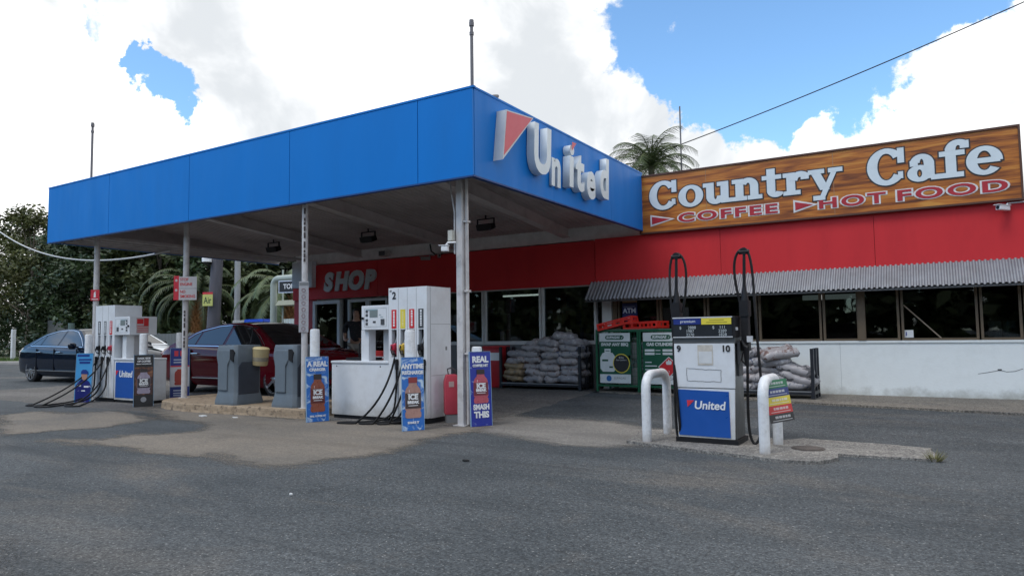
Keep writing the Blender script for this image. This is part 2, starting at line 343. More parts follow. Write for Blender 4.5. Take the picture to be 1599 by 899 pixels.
def sheet(name, pts, off, m, jag=.05, thick=None, step=.12, seed=1):
    out = []
    for i in range(len(pts)):
        a, b = Vector(pts[i]), Vector(pts[(i + 1) % len(pts)]); n = max(1, int((b - a).length / step)); d = (b - a).normalized(); p = Vector((-d.y, d.x))
        for k in range(n):
            q = a + (b - a) * (k / n)
            w = noise.noise(Vector((q.x * 2.1, q.y * 2.1, seed))) * jag * 1.6 + noise.noise(Vector((q.x * 8, q.y * 8, seed))) * jag
            out.append(q + p * w)
    bm = bmesh.new(); vs = [bm.verts.new((q.x, q.y, 0)) for q in out]; f = bm.faces.new(vs); bmesh.ops.triangulate(bm, faces=[f])
    for y in (8, 12.74): bmesh.ops.bisect_plane(bm, geom=bm.verts[:] + bm.edges[:] + bm.faces[:], plane_co=(0, y, 0), plane_no=(0, 1, 0))
    for v in bm.verts: v.co.z = gnd(v.co.y) + off
    bmesh.ops.recalc_face_normals(bm, faces=bm.faces)
    if sum(f.normal.z * f.calc_area() for f in bm.faces) < 0: bmesh.ops.reverse_faces(bm, faces=bm.faces)
    thick = off + .002 if thick is None else thick
    if thick:
        be = [e for e in bm.edges if len(e.link_faces) == 1]
        r = bmesh.ops.extrude_edge_only(bm, edges=be); 
        for v in [g for g in r['geom'] if isinstance(g, bmesh.types.BMVert)]: v.co.z -= thick
        bmesh.ops.recalc_face_normals(bm, faces=bm.faces)
    me = bpy.data.meshes.new(name); bm.to_mesh(me); bm.free(); me.materials.append(m)
    o = bpy.data.objects.new(name, me); COL.objects.link(o); return struct(o)

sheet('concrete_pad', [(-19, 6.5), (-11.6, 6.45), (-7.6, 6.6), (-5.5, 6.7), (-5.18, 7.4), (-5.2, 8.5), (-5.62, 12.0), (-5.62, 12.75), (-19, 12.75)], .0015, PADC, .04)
patch('worn_concrete_apron', [(-11.5, 6.9), (-10.6, 6.5), (-9.99, 6.22), (-8.35, 5.84), (-7.96, 5.49), (-7.96, 5.19), (-8.4, 4.86), (-8.37, 4.45), (-8.86, 4.16), (-8.03, 4.22), (-7.4, 4.22), (-6.36, 4.27), (-6.28, 4.42), (-5.88, 4.29), (-5.35, 4.17), (-5.04, 4.28), (-4.90, 4.72), (-4.73, 5.26), (-4.90, 5.98), (-4.95, 6.6), (-4.85, 6.93), (-4.9, 7.3), (-6.2, 7.0), (-7.6, 6.85), (-10.6, 6.9)], .003, TAN)
patch('worn_concrete_strip', [(-12.61, 5.16), (-12.55, 5.68), (-11.72, 5.86), (-11.57, 6.33), (-10.22, 6.17), (-9.63, 5.84), (-9.51, 5.00), (-9.80, 4.59), (-9.81, 4.03)], .003, TAN)
patch('concrete_apron', [(-5.28, 8.5), (-5.1, 7.6), (-5.2, 7.2), (-4.85, 6.98), (-4.21, 6.80), (-3.42, 6.53), (-2.93, 6.58), (-2.63, 6.80), (-2.2, 7.2), (-1.9, 7.9), (-3.1, 8.05), (-3.62, 8.40), (-4.37, 8.42), (-4.83, 8.34)], .0022, CONCF)
sheet('pump_island_concrete', [(-2.85, 6.88), (-2.63, 6.80), (-2.16, 6.70), (-1.6, 6.55), (-1.2, 6.44), (-.95, 6.52), (-.84, 6.8), (-.86, 7.0), (-1.1, 7.28), (-1.45, 7.6), (-1.8, 7.9), (-2.6, 7.95), (-3.0, 7.7)], .03, CONC, .025, thick=.03, seed=5)
sheet('raised_slab', [(-.9, 7.05), (-.08, 7.08), (-.13, 7.79), (-1.28, 7.89), (-1.5, 7.65), (-1.1, 7.3)], .022, CONC, .03, thick=.022, seed=6)
sheet('wall_footpath', [(-5.5, 11.95), (-4.2, 11.72), (-3.0, 11.55), (-1.6, 11.3), (.9, 10.95), (5, 10.7), (5, 12.8), (-5.5, 12.8)], .03, PATH, .035, thick=.03, seed=7)
patch('worn_patch', [(-9.5, 2.1), (-6.5, 2.0), (-4.6, 1.85), (-3.2, 1.5), (-2.2, .9), (-6, -.5), (-10, 0)], .0015, ground_mat('older_asphalt', (.095, .096, .098), (.125, .124, .122), 62, .6, tan=(.14, .133, .123), fade=.12))

# kerbed concrete block under the bins
BLK = M('crumbling_kerb', (.36, .27, .18), .85, var=.4, scale=9, dirt=(.07, .05, .035), dirt_amt=1.6, dirt_scale=9, bump=.8, bscale=14)
bm = bmesh.new()
blk = [(-7.69, 6.9), (-8.6, 6.86), (-9.5, 6.81), (-10.3, 6.77), (-10.9, 6.85), (-11.25, 6.98), (-11.5, 7.25), (-11.6, 7.7), (-11.5, 8.25), (-7.72, 8.25)]
pts = []
for i in range(len(blk)):
    a, b = Vector(blk[i]), Vector(blk[(i + 1) % len(blk)]); n = max(1, int((b - a).length / .05))
    for k in range(n): pts.append(a + (b - a) * k / n)
rows = []
for z, ins in ((0, -.012), (.035, 0), (.09, .004), (.118, .012), (.13, .035)):
    c = Vector((-9.6, 7.5)); row = []
    for q in pts:
        d = (c - q).normalized(); w = noise.noise(Vector((q.x * 9, q.y * 9, z * 22))) * .016 + noise.noise(Vector((q.x * 3, q.y * 3, 4))) * .012
        p = q + d * (ins + w); row.append(bm.verts.new((p.x, p.y, z + (noise.noise(Vector((q.x * 6, q.y * 6, 9))) * .006 if z > .1 else 0))))
    rows.append(row)
for a, b in zip(rows, rows[1:]):
    for k in range(len(a)): bm.faces.new((a[k], a[(k + 1) % len(a)], b[(k + 1) % len(a)], b[k]))
bm.faces.new(rows[-1]); bmesh.ops.recalc_face_normals(bm, faces=bm.faces)
me = bpy.data.meshes.new('kerb_island'); bm.to_mesh(me); bm.free(); me.materials.append(BLK)
o = bpy.data.objects.new('kerb_island', me); COL.objects.link(o); struct(o)

# grass verge and kerb on the far left
verge = M('verge_soil', (.07, .075, .035), .9, var=.3, scale=1.2)
V0, V1 = Vector((-62, 9.2)), Vector((-24, 20.2))
sheet('verge_ground', [V0, V1, (-24, 22), (-30, 75), (-150, 75), (-150, 9.2)], .02, verge, .02, step=2)
mb = MB(); d = (V1 - V0).normalized(); nrm = Vector((-d.y, d.x))
prof = [(0, .056), (0, .16), (.03, .19), (.16, .19), (.16, .056)]
q0, q1 = V0, V1
vs = [(q0.x + nrm.x * a, q0.y + nrm.y * a, z) for a, z in prof] + [(q1.x + nrm.x * a, q1.y + nrm.y * a, z) for a, z in prof]
mb.add(vs, [(0, 1, 2, 3, 4), (9, 8, 7, 6, 5)] + [(i, i + 1, i + 6, i + 5) for i in range(4)])
struct(mb.build('kerb', M('kerb_concrete', (.36, .34, .31), .8, var=.15, scale=2)))
GRASS = M('grass_blade', (.085, .145, .028), .7, var=.4, scale=.6)
mb = MB(); rg = random.Random(3)
for i in range(5200):
    t = rg.random(); p = V0 + (V1 - V0) * (.15 + .62 * t) + nrm * (.25 + 6.5 * rg.random() ** 1.3)
    h = .08 + .14 * rg.random(); a = rg.random() * pi; w = .035; lx, ly = rg.uniform(-.06, .06), rg.uniform(-.06, .06)
    mb.add([(p.x - w * cos(a), p.y - w * sin(a), .06), (p.x + w * cos(a), p.y + w * sin(a), .06), (p.x + lx, p.y + ly, .06 + h)], [(0, 1, 2)])
tag(mb.build('grass', GRASS), 'short green grass on the verge behind the dark sedan', 'grass', kind='stuff')
# grass tuft at the end of the raised slab
mb = MB((-.1, 7.1, 0))
for i in range(90):
    a = rg.random() * 6.28; r0 = .05 * rg.random(); h = .04 + .08 * rg.random(); q = rg.random() * 6.28
    x, y = -.1 + r0 * cos(a), 7.12 + r0 * sin(a)
    mb.add([(x - .004 * cos(q), y - .004 * sin(q), .004), (x + .004 * cos(q), y + .004 * sin(q), .004), (x + .07 * cos(a), y + .07 * sin(a), h)], [(0, 1, 2)])
tag(mb.build('grass_tuft', M('dry_grass', (.17, .16, .06), .8, var=.3), loc=(-.1, 7.1, 0)), 'small dry weed tuft at the end of the raised concrete slab', 'weed')
# scraps and pebbles on the ground
def litter(x, y, w, col, lab, seed):
    rgl = random.Random(seed); z = gnd(y) + .006; mb = MB((x, y, z)); n = 9
    ring = [(x + w * (.5 + .5 * rgl.random()) * cos(6.283 * k / n), y + .45 * w * (.5 + .5 * rgl.random()) * sin(6.283 * k / n)) for k in range(n)]
    mb.prism(ring, 'z', z, z + .006 + .01 * rgl.random())
    tag(mb.build('litter_scrap', M('litter_' + lab.split()[0], col, .7), loc=(x, y, z)), lab, 'litter', 'scraps of litter on the ground')
litter(-9.35, 6.45, .10, (.7, .7, .68), 'white paper scrap below the kerb of the bin island', 1)
litter(-8.75, 6.55, .07, (.68, .66, .62), 'pale crumpled scrap by the kerb near the blue poster', 2)
litter(-.62, 11.6, .09, (.62, .6, .5), 'cream scrap lying on the footpath below the cafe wall', 3)
litter(-1.15, 11.7, .08, (.45, .34, .16), 'brown leaf litter on the footpath beside the black rack', 4)
litter(-.89, 6.86, .06, (.72, .7, .62), 'whitish stick of litter beside the manhole cover', 5)
litter(-3.75, 5.25, .05, (.02, .02, .02), 'black tar spot on the asphalt in front of the apron', 6)
litter(-4.1, 3.55, .022, (.75, .75, .74), 'tiny white scrap on the bare asphalt in the foreground', 7)
mb = MB((-1.13, 7.17, .03)); mb.cyl(-1.13, 7.17, .03, .036, .15, 28); mb.cyl(-1.13, 7.17, .036, .040, .128, 28)
tag(mb.build('manhole_cover', M('rusty_iron', (.085, .07, .06), .7, var=.3, scale=30, bump=.6, bscale=60), loc=(-1.13, 7.17, .03)), 'round rusty manhole cover in the island concrete beside the hoop', 'manhole cover')

# ------------------------------------------------------------------ trees
def leafmat(name, c0, c1):
    m = bpy.data.materials.new(name); m.use_nodes = True; t = m.node_tree; b = t.nodes['Principled BSDF']; b.inputs['Roughness'].default_value = .55
    g = t.nodes.new('ShaderNodeNewGeometry'); oi = t.nodes.new('ShaderNodeObjectInfo')
    n = t.nodes.new('ShaderNodeTexNoise'); n.inputs['Scale'].default_value = .9; n.inputs['Detail'].default_value = 3; t.links.new(g.outputs['Position'], n.inputs['Vector'])
    ad = t.nodes.new('ShaderNodeMath'); ad.operation = 'MULTIPLY_ADD'; t.links.new(g.outputs['Random Per Island'], ad.inputs[0]); ad.inputs[1].default_value = .55; t.links.new(n.outputs['Fac'], ad.inputs[2])
    r = t.nodes.new('ShaderNodeMapRange'); t.links.new(ad.outputs[0], r.inputs[0]); r.inputs[1].default_value = .35; r.inputs[2].default_value = 1.1
    mx = t.nodes.new('ShaderNodeMix'); mx.data_type = 'RGBA'; mx.inputs['A'].default_value = (*c0, 1); mx.inputs['B'].default_value = (*c1, 1); t.links.new(r.outputs[0], mx.inputs['Factor'])
    hv = t.nodes.new('ShaderNodeHueSaturation'); t.links.new(mx.outputs['Result'], hv.inputs['Color'])
    rr = t.nodes.new('ShaderNodeMapRange'); t.links.new(oi.outputs['Random'], rr.inputs[0]); rr.inputs[3].default_value = .7; rr.inputs[4].default_value = 1.25; t.links.new(rr.outputs[0], hv.inputs['Value'])
    t.links.new(hv.outputs[0], b.inputs['Base Color'])
    MATS[name] = m; return m
LEAF = leafmat('leaf_dark', (.016, .035, .011), (.046, .078, .022)); LEAF2 = leafmat('leaf_olive', (.03, .05, .015), (.09, .11, .032)); LEAF3 = leafmat('leaf_sunny', (.05, .075, .02), (.16, .17, .045))
BARK = M('bark', (.14, .115, .09), .85, var=.3, scale=3, bump=.6, bscale=10)
def crown_mesh(seed, h, rad, nclump, per, leaf, low=.18):
    rg = random.Random(seed); mb = MB(); tips = []
    for i in range(nclump):
        u = rg.random(); z = h * (low + (1 - low) * u ** .9); rr = rad * (1.0 - .75 * max(0, (z / h - .5) / .5) ** 1.6) * (.35 + .65 * rg.random() ** .5); a = rg.random() * 6.283
        c = Vector((rr * cos(a), rr * sin(a), z)); cr = rad * rg.uniform(.16, .34); tips.append((c, cr))
        for k in range(per):
            d = Vector((rg.gauss(0, 1), rg.gauss(0, 1), rg.gauss(0, .75))).normalized() * cr * (rg.random() ** .38); p = c + d
            ax = Vector((rg.gauss(0, 1), rg.gauss(0, 1), rg.gauss(0, .6))).normalized(); bx = ax.cross(Vector((rg.gauss(0, 1), rg.gauss(0, 1), rg.gauss(0, 1)))).normalized(); s = leaf * rg.uniform(.6, 1.35)
            mb.add([p - ax * s, p + bx * s * .45, p + ax * s, p - bx * s * .45], [(0, 1, 2, 3)])
    return mb, tips
def trunk_mb(seed, h, tips, r0):
    rg = random.Random(seed); mb = MB(); lean = Vector((rg.uniform(-.5, .5), rg.uniform(-.5, .5), 0))
    mb.tube([Vector((0, 0, -.1)), Vector((0, 0, h * .25)) + lean * .3, Vector((0, 0, h * .55)) + lean, Vector((0, 0, h * .85)) + lean * 1.3], [r0, r0 * .75, r0 * .5, r0 * .15], 8)
    for c, cr in tips[:16]:
        st = Vector((0, 0, min(h * .6, max(h * .12, c.z * .6)))) + lean * min(1, c.z / h); mb.tube([st, st.lerp(c, .5) + Vector((0, 0, .3)), c], [r0 * .28, r0 * .18, r0 * .05], 5, caps=False)
    return mb
TREES = []
for i, (h, rad, nc, per, mt) in enumerate([(10.0, 3.6, 96, 150, LEAF), (11.5, 4.1, 108, 150, LEAF), (9.2, 3.3, 84, 150, LEAF2), (10.4, 3.2, 56, 120, LEAF3)]):
    c, tips = crown_mesh(20 + i, h, rad, nc, per, .185 if i != 3 else .15, .05 if i < 3 else .35)
    TREES.append((c.mesh('crown', mt), trunk_mb(40 + i, h, tips, .17).mesh('trunk', BARK, smooth=True)))
def place_tree(x, y, v, s, rz, label):
    r = thing('tree', label, 'tree', (x, y, 0.0), rz, 'trees in the dark belt behind the station'); r.scale = (s, s, s)
    for nm, me in zip(('crown', 'trunk'), TREES[v]):
        o = bpy.data.objects.new(nm, me); COL.objects.link(o); o.parent = r
TL = [(-60.5, 24.5, 3, .92, 'tall airy tree against the sky at the left edge of the photo'), (-54.5, 23.8, 3, 1.0, 'tall airy olive tree rising above the roof of the dark sedan'),
      (-57.5, 29, 1, .82, 'dense dark tree filling in behind the two airy trees'), (-49.5, 25.0, 0, .92, 'dark bushy tree just left of the first canopy pole'),
      (-45.5, 24.6, 1, .85, 'broad dark tree behind the first canopy pole'), (-41.2, 25.2, 2, 1.0, 'olive toned tree above the pump with the blue panel'),
      (-44.0, 31, 1, .95, 'dark tree in the second row above the leftmost pump'), (-37.8, 26.6, 0, .9, 'dark tree between the leftmost pump and the date palm'),
      (-38.5, 33, 1, .95, 'large dark tree straight behind the date palm'), (-33.5, 28.0, 2, 1.0, 'olive tree behind the leaning grey pole'),
      (-30.2, 29.0, 0, .92, 'dark tree above the blue crates'), (-32, 35, 1, 1.0, 'big dark tree at the back between the two date palms'), (-27.0, 29.5, 1, .8, 'dark tree right of the big downpipe'),
      (-64.5, 29, 1, .86, 'dark tree farthest left at the edge of the belt'), (-51.5, 30, 0, 1.0, 'dark tree in the second row above the dark sedan'), (-24.5, 32, 0, .95, 'dark tree at the right end of the belt behind the toilets sign')]
rg = random.Random(11)
for (x, y, v, s, lab) in TL: place_tree(x, y, v, s, rg.random() * 6.28, lab)
# undergrowth: one tangled mass in front of the trunks
mb = MB(); rg = random.Random(5)
for i in range(420):
    t = rg.random(); cx = -70 + 50 * t; cy = 23.0 + 6.0 * t + rg.uniform(-1.2, 4.5); cr = rg.uniform(.6, 1.2); cz = rg.uniform(.2, 3.4)
    for k in range(46):
        p = Vector((cx, cy, cz)) + Vector((rg.gauss(0, 1), rg.gauss(0, 1), rg.gauss(0, .8))).normalized() * cr * rg.random() ** .4; p.z = max(p.z, .1)
        ax = Vector((rg.gauss(0, 1), rg.gauss(0, 1), rg.gauss(0, .7))).normalized(); bx = ax.cross(Vector((rg.gauss(0, 1), rg.gauss(0, 1), rg.gauss(0, 1)))).normalized(); s = rg.uniform(.10, .2)
        mb.add([p - ax * s, p + bx * s * .4, p + ax * s, p - bx * s * .4], [(0, 1, 2, 3)])
tag(mb.build('undergrowth', LEAF), 'tangled dark undergrowth along the foot of the tree belt', 'undergrowth', kind='stuff')
# unseen wood added behind the viewpoint to darken window and car reflections
mb = MB(); rg = random.Random(6)
for i in range(1900):
    u_ = rg.random() * 270; cx, cy = (80 - u_, -34 - 7 * rg.random()) if u_ < 160 else (-80 - (u_ - 160) * .75, -36 + (u_ - 160) * .5 + 7 * rg.random()); cz = rg.uniform(.3, 12.5); cr = rg.uniform(1.3, 2.4)
    for k in range(26):
        p = Vector((cx, cy, cz)) + Vector((rg.gauss(0, 1), rg.gauss(0, 1), rg.gauss(0, .8))).normalized() * cr * rg.random() ** .4; p.z = max(p.z, .1)
        ax = Vector((rg.gauss(0, 1), rg.gauss(0, 1), rg.gauss(0, .7))).normalized(); bx = ax.cross(Vector((rg.gauss(0, 1), rg.gauss(0, 1), rg.gauss(0, 1)))).normalized(); s = rg.uniform(.6, 1.1)
        mb.add([p - ax * s, p + bx * s * .5, p + ax * s, p - bx * s * .5], [(0, 1, 2, 3)])
tag(mb.build('added_wood', leafmat('leaf_wood', (.05, .075, .03), (.13, .16, .06))), 'unseen wood added behind the viewpoint to darken the window and car reflections', 'wood', kind='stuff')

def palm(loc, trunk_h, tr, nfr, length, droop, lw, ll, mt, label, trunk_mat, stub=False, seed=1, up=.9, group=None):
    rg = random.Random(seed); r = thing('palm_tree', label, 'palm', loc, 0, group); mb = MB()
    mb.tube([(0, 0, -.1), (.03, 0, trunk_h * .5), (0, 0, trunk_h)], [tr * 1.1, tr, tr * .9], 12)
    if stub:
        for i in range(150):
            a = i * 2.4; z = trunk_h * (.25 + .75 * i / 150); mb.tube([(tr * .8 * cos(a), tr * .8 * sin(a), z - .08), (tr * 1.35 * cos(a), tr * 1.35 * sin(a), z + .12)], [.07, .03], 4)
    mb.build('trunk', trunk_mat, r, smooth=not stub)
    mb = MB()
    for i in range(nfr):
        a = i * 2.39996 + rg.uniform(-.2, .2); el = up * (1 - i / nfr) + rg.uniform(-.1, .15) + (-.25 * i / nfr); Lf = length * rg.uniform(.85, 1.1)
        h = Vector((cos(a), sin(a), 0)); p = Vector((0, 0, trunk_h)); e = el; pts = [p]; ns = 12
        for k in range(ns):
            p = p + (h * cos(e) + Vector((0, 0, sin(e)))) * (Lf / ns); e -= droop / ns * (1 + k * .09); pts.append(p)
        mb.tube(pts, [.035 * (1 - .8 * k / ns) for k in range(ns + 1)], 4, mi=1, caps=False)
        side = Vector((-sin(a), cos(a), 0))
        for k in range(2, ns * 3):
            f = k / (ns * 3); j = min(ns - 1, int(f * ns)); q = pts[j].lerp(pts[j + 1], f * ns - j); d = (pts[j + 1] - pts[j]).normalized(); upv = side.cross(d).normalized()
            l2 = ll * (1 - .45 * abs(f - .45) * 2) * rg.uniform(.85, 1.1)
            for s in (-1, 1):
                tip = q + (side * s * .8 + d * .55 + upv * .12).normalized() * l2 + Vector((0, 0, -.30 * l2 * rg.uniform(.5, 1.3))); w = d * lw
                mb.add([q - w, q + w, tip], [(0, 1, 2)])
    mb.build('fronds', [mt, M('frond_stalk', (.10, .12, .04), .6)], r)
    return r
PF = leafmat('palm_leaf', (.03, .052, .018), (.07, .10, .04)); PF2 = leafmat('palm_leaf_fresh', (.05, .085, .025), (.12, .16, .05))
DT = M('date_palm_trunk', (.30, .14, .05), .9, var=.35, scale=8, bump=.8, bscale=8)
palm((-35.4, 24.0, .05), 3.6, .42, 46, 3.9, 1.75, .05, .42, PF, 'stout date palm with arching fronds behind the leaning pole', DT, True, 2, up=1.25, group='date palms')
palm((-23.6, 20.3, .05), 2.9, .3, 34, 3.2, 1.7, .05, .38, PF, 'smaller date palm left of the big downpipe, half hidden by the shop', DT, True, 3, up=1.2, group='date palms')
palm((-10.9, 30, .05), 8.6, .16, 40, 2.5, 1.35, .020, .75, PF2, 'feathery palm crown rising behind the timber look cafe sign', BARK, False, 5, up=1.55)
# ------------------------------------------------------------------ canopy
cr = thing('service_canopy', 'wide flat fuel canopy with bright blue fascia on white poles', 'canopy', (-9.96, 7.3, 0)); CO = (-9.96, 7.3, 0)
FY, FX, LX, BY, Z0, Z1 = 6.92, -4.78, -15.14, 12.62, 3.10, 4.19
mb = MB(CO)
xs = [LX, -12.92, -10.5, -8.07, -5.65, FX]
for a, b in zip(xs, xs[1:]): mb.box(a + .005, b - .005, FY, FY + .03, Z0, Z1)
mb.box(LX + .01, FX - .01, FY + .012, FY + .05, Z0 + .01, Z1 - .01, 1); mb.box(LX, FX + .02, FY - .008, FY + .04, Z1, Z1 + .025); mb.box(LX, FX + .01, FY - .006, FY + .06, Z0 - .02, Z0, 2)
mb.build('front_fascia', [BLUE, DGREY, M('fascia_edge', (.006, .05, .2), .5)], cr)
mb = MB(CO)
for a, b in ((FY + .033, 9.0), (9.0, 11.1), (11.1, BY)): mb.box(FX - .03, FX, a + (.004 if a > 8 else 0), b, Z0, Z1)
mb.box(FX - .05, FX - .012, FY + .06, BY - .02, Z0 + .01, Z1 - .01, 1); mb.box(FX - .04, FX + .008, FY + .04, BY, Z1, Z1 + .025); mb.box(FX - .06, FX + .006, FY + .06, BY, Z0 - .02, Z0, 2)
mb.build('side_fascia', [BLUE, DGREY, M('fascia_edge')], cr)
mb = MB(CO); mb.box(LX, LX + .03, FY + .06, BY, Z0, Z1); mb.box(LX + .031, LX + .04, FY + .06, BY, Z0 + .01, Z1 - .01, 1); mb.build('left_fascia', [BLUE, SOFFIT], cr)
mb = MB(CO); mb.box(LX + .04, FX - .06, BY - .03, BY, 3.34, Z1); mb.build('rear_fascia', SOFFIT, cr)
def sz(y): return 3.27 + .1 * (12.65 - y)
mb = MB(CO); n = 74
for i in range(n):                                                    # ribbed sheet, ribs run front to back
    x0 = LX + .05 + (FX - LX - .11) * i / n; x1 = LX + .05 + (FX - LX - .11) * (i + 1) / n; xm = x0 + .75 * (x1 - x0)
    for a, b, h in ((x0, xm, 0), (xm + .01, x1 - .01, .018)):
        mb.add([(a, FY + .06, sz(FY) + h), (b, FY + .06, sz(FY) + h), (b, BY - .03, sz(BY) + h), (a, BY - .03, sz(BY) + h)], [(0, 1, 2, 3)])
    for a, b, s in ((xm, xm + .01, 1), (x1 - .01, x1, -1)):
        h0, h1 = (0, .018) if s > 0 else (.018, 0)
        mb.add([(a, FY + .06, sz(FY) + h0), (b, FY + .06, sz(FY) + h1), (b, BY - .03, sz(BY) + h1), (a, BY - .03, sz(BY) + h0)], [(0, 1, 2, 3)])
mb.build('soffit', SOFFIT, cr)
mb = MB(CO); mb.add([(LX + .05, FY + .06, 4.15), (FX - .06, FY + .06, 4.15), (FX - .06, BY - .035, 4.05), (LX + .05, BY - .035, 4.05)], [(0, 1, 2, 3)]); mb.build('roof_sheet', STEEL, cr)
for x in (-6.41, -9.27, -12.1):
    mb = MB(CO); mb.prism([(FY + .07, sz(FY) - .002), (FY + .07, sz(FY) - .24), (BY - .05, sz(BY) - .17), (BY - .05, sz(BY) - .002)], 'x', x - .05, x + .05)
    mb.prism([(FY + .07, sz(FY) - .24), (FY + .07, sz(FY) - .255), (BY - .05, sz(BY) - .185), (BY - .05, sz(BY) - .17)], 'x', x - .09, x + .09); mb.build('beam', BEAM, cr)
for x in (LX + .12, LX + .42, LX + .75, LX + 1.1):
    mb = MB(CO); mb.prism([(FY + .3, 3.19), (FY + .3, 3.13), (BY - .06, 3.13), (BY - .06, 3.19)], 'x', x - .03, x + .03); mb.build('edge_rail', BEAM, cr)
for x, y, z0, r, hx in ((-14.0, 7.3, 0, .05, sz(7.3)), (-11.3, 7.42, .12, .05, sz(7.4)), (-7.91, 7.08, .12, .045, sz(7.1)), (-5.25, 7.3, 0, .05, sz(7.3))):
    mb = MB(CO); 
    if x > -6: mb.box(x - .045, x + .045, y - .045, y + .045, z0, hx - .02); mb.box(x - .09, x + .09, y - .09, y + .09, z0, .012)
    else: mb.cyl(x, y, z0, hx - .02, r, 16); mb.cyl(x, y, z0, z0 + .012, r * 1.9, 16)
    mb.build('pole', POLE, cr, smooth=x < -6)
mb = MB(CO)                                                           # drain and conduit strapped to the corner pole
mb.tube([(-5.17, 7.32, .02), (-5.17, 7.32, 3.3), (-5.13, 7.1, 3.75)], .024, 10); mb.tube([(-5.335, 7.28, 2.2), (-5.335, 7.28, 2.75), (-5.45, 7.3, 3.3), (-5.5, 7.32, 3.7)], .012, 8)
for z in (.9, 1.7, 2.6, 3.2): mb.box(-5.20, -5.14, 7.28, 7.36, z, z + .025)
mb.build('drain_pipe', POLE, cr, smooth=True)
for (x, y, z, h, a) in ((-14.25, 7.28, 4.2, 1.2, 'thin grey vent pipe on the left end of the canopy roof'), (-4.98, 7.2, 4.2, .92, 'taller looking vent pipe standing over the front corner of the canopy')):
    mb = MB((x, y, z)); mb.cyl(x, y, z - .02, z + h, .022, 10); mb.cyl(x, y, z + h, z + h + .05, .034, 10); mb.cyl(x, y, z + h - .12, z + h - .08, .03, 10); mb.cyl(x, y, z + h + .05, z + h + .08, .03, 10)
    tag(mb.build('vent_pipe', M('vent_grey', (.16, .15, .16), .5), smooth=True, loc=(x, y, z)), a, 'vent pipe', 'vent pipes on the canopy roof')
mb = MB((-4.98, 7.62, 4.2)); mb.cyl(-4.98, 7.62, 4.19, 4.31, .03, 10); mb.tube([(-4.98, 7.62, 4.28), (-4.98, 7.70, 4.34), (-4.98, 7.80, 4.37)], .025, 10)
tag(mb.build('vent_elbow', M('vent_grey'), smooth=True, loc=(-4.98, 7.62, 4.2)), 'short bent vent stub on the side edge of the canopy roof', 'vent stub')

# letters on the side fascia
sg = thing('fascia_sign', 'raised white word with a red triangle on the blue side fascia', 'sign', (FX, 9.1, 3.35)); SO = Vector((FX, 9.1, 3.35))
def wall_text(name, s, y, z, size, ext, bold, sx, parent, m, shear=0.):
    return T(name, s, size, m, parent, Vector((FX + .01 + ext, y, z)) - SO, (pi / 2, 0, pi / 2), ext, bold, shear, sx, 'CENTER')
tri = [(7.46, 4.03), (8.16, 4.10), (7.36, 3.36)]
mb = MB(SO); mb.prism(tri, 'x', FX + .003, FX + .15, 1); mb.prism([(7.475, 4.015), (8.12, 4.08), (7.385, 3.42)], 'x', FX + .15, FX + .153, 0); mb.build('red_triangle', [M('sign_tri_red', (.62, .07, .10), .4, var=.03), LETTER_SIDE], sg)
for ch, y, z, size, sx in (('U', 8.43, 3.69, .93, .80), ('n', 8.985, 3.575, .80, .78), ('i', 9.33, 3.66, .93, .9), ('t', 9.62, 3.63, .86, .9), ('e', 10.02, 3.565, .84, .80), ('d', 10.55, 3.68, .93, .78)):
    ext = .06 if ch != 'n' else .02
    wall_text('letter', ch, y, z, size, ext, .030, sx, sg, LETTER, .08)
mb = MB(SO); mb.prism([(9.31, 4.03), (9.45, 4.04), (9.30, 3.90)], 'x', FX + .163, FX + .167); mb.build('red_dot_triangle', M('sign_tri_red'), sg)

# flood lamps and boxes under the canopy
def lamp(x, y, label):
    z = sz(y); r = thing('flood_lamp', label, 'lamp', (x, y, z), .0, 'flood lamps under the canopy')
    mb = MB(); mb.box(-.012, .012, -.012, .012, -.07, 0); mb.box(-.2, .2, -.015, .015, -.085, -.065); mb.box(-.2, -.18, -.015, .015, -.25, -.065); mb.box(.18, .2, -.015, .015, -.25, -.065); mb.build('bracket', DARK, r)
    mb = MB(); mb.prism([(-.10, -.19), (.06, -.15), (.10, -.24), (-.06, -.30)], 'x', -.17, .17); mb.build('housing', DARK, r, bevel=.008)
    mb = MB(); mb.prism([(-.055, -.304), (.092, -.248), (.094, -.251), (-.053, -.307)], 'x', -.15, .15); mb.build('lens', M('lamp_lens', (.10, .10, .10), .1), r)
lamp(-13.25, 10.91, 'black flood lamp under the canopy nearest the left end'); lamp(-10.31, 10.96, 'black flood lamp under the canopy between the two middle beams'); lamp(-7.34, 11.02, 'black flood lamp under the canopy near the front corner pole')
def cctv(x, y, z, rz, label, L_=.2, m=None, g='security cameras'):
    r = thing('security_camera', label, 'camera', (x, y, z), rz, g); mb = MB(); mb.box(-.035, .035, -L_, 0, -.05, .02); mb.build('housing', m or CLEAN_WHITE, r, bevel=.012)
    mb = MB(); mb.box(-.042, .042, -L_ - .03, .01, .022, .03); mb.build('sun_shield', m or CLEAN_WHITE, r); mb = MB(); mb.disc((0, -L_ + .001, -.015), (0, -1, 0), .024, .006, 14); mb.build('lens', DARK, r)
    mb = MB(); mb.tube([(0, -.03, .03), (0, -.01, .06), (0, .1, .06)], .012, 8); mb.build('arm', m or CLEAN_WHITE, r); return r
cctv(-5.32, 7.12, 2.27, R(-70), 'small white security camera strapped to the canopy corner pole', .09)
mb = MB((-5.335, 7.24, 2.4)); mb.box(-5.375, -5.305, 7.18, 7.25, 2.36, 2.5); tag(mb.build('junction_box', M('pale_box', (.5, .48, .42), .5), bevel=.006, loc=(-5.335, 7.24, 2.4)), 'beige junction box above the camera on the corner pole', 'junction box')

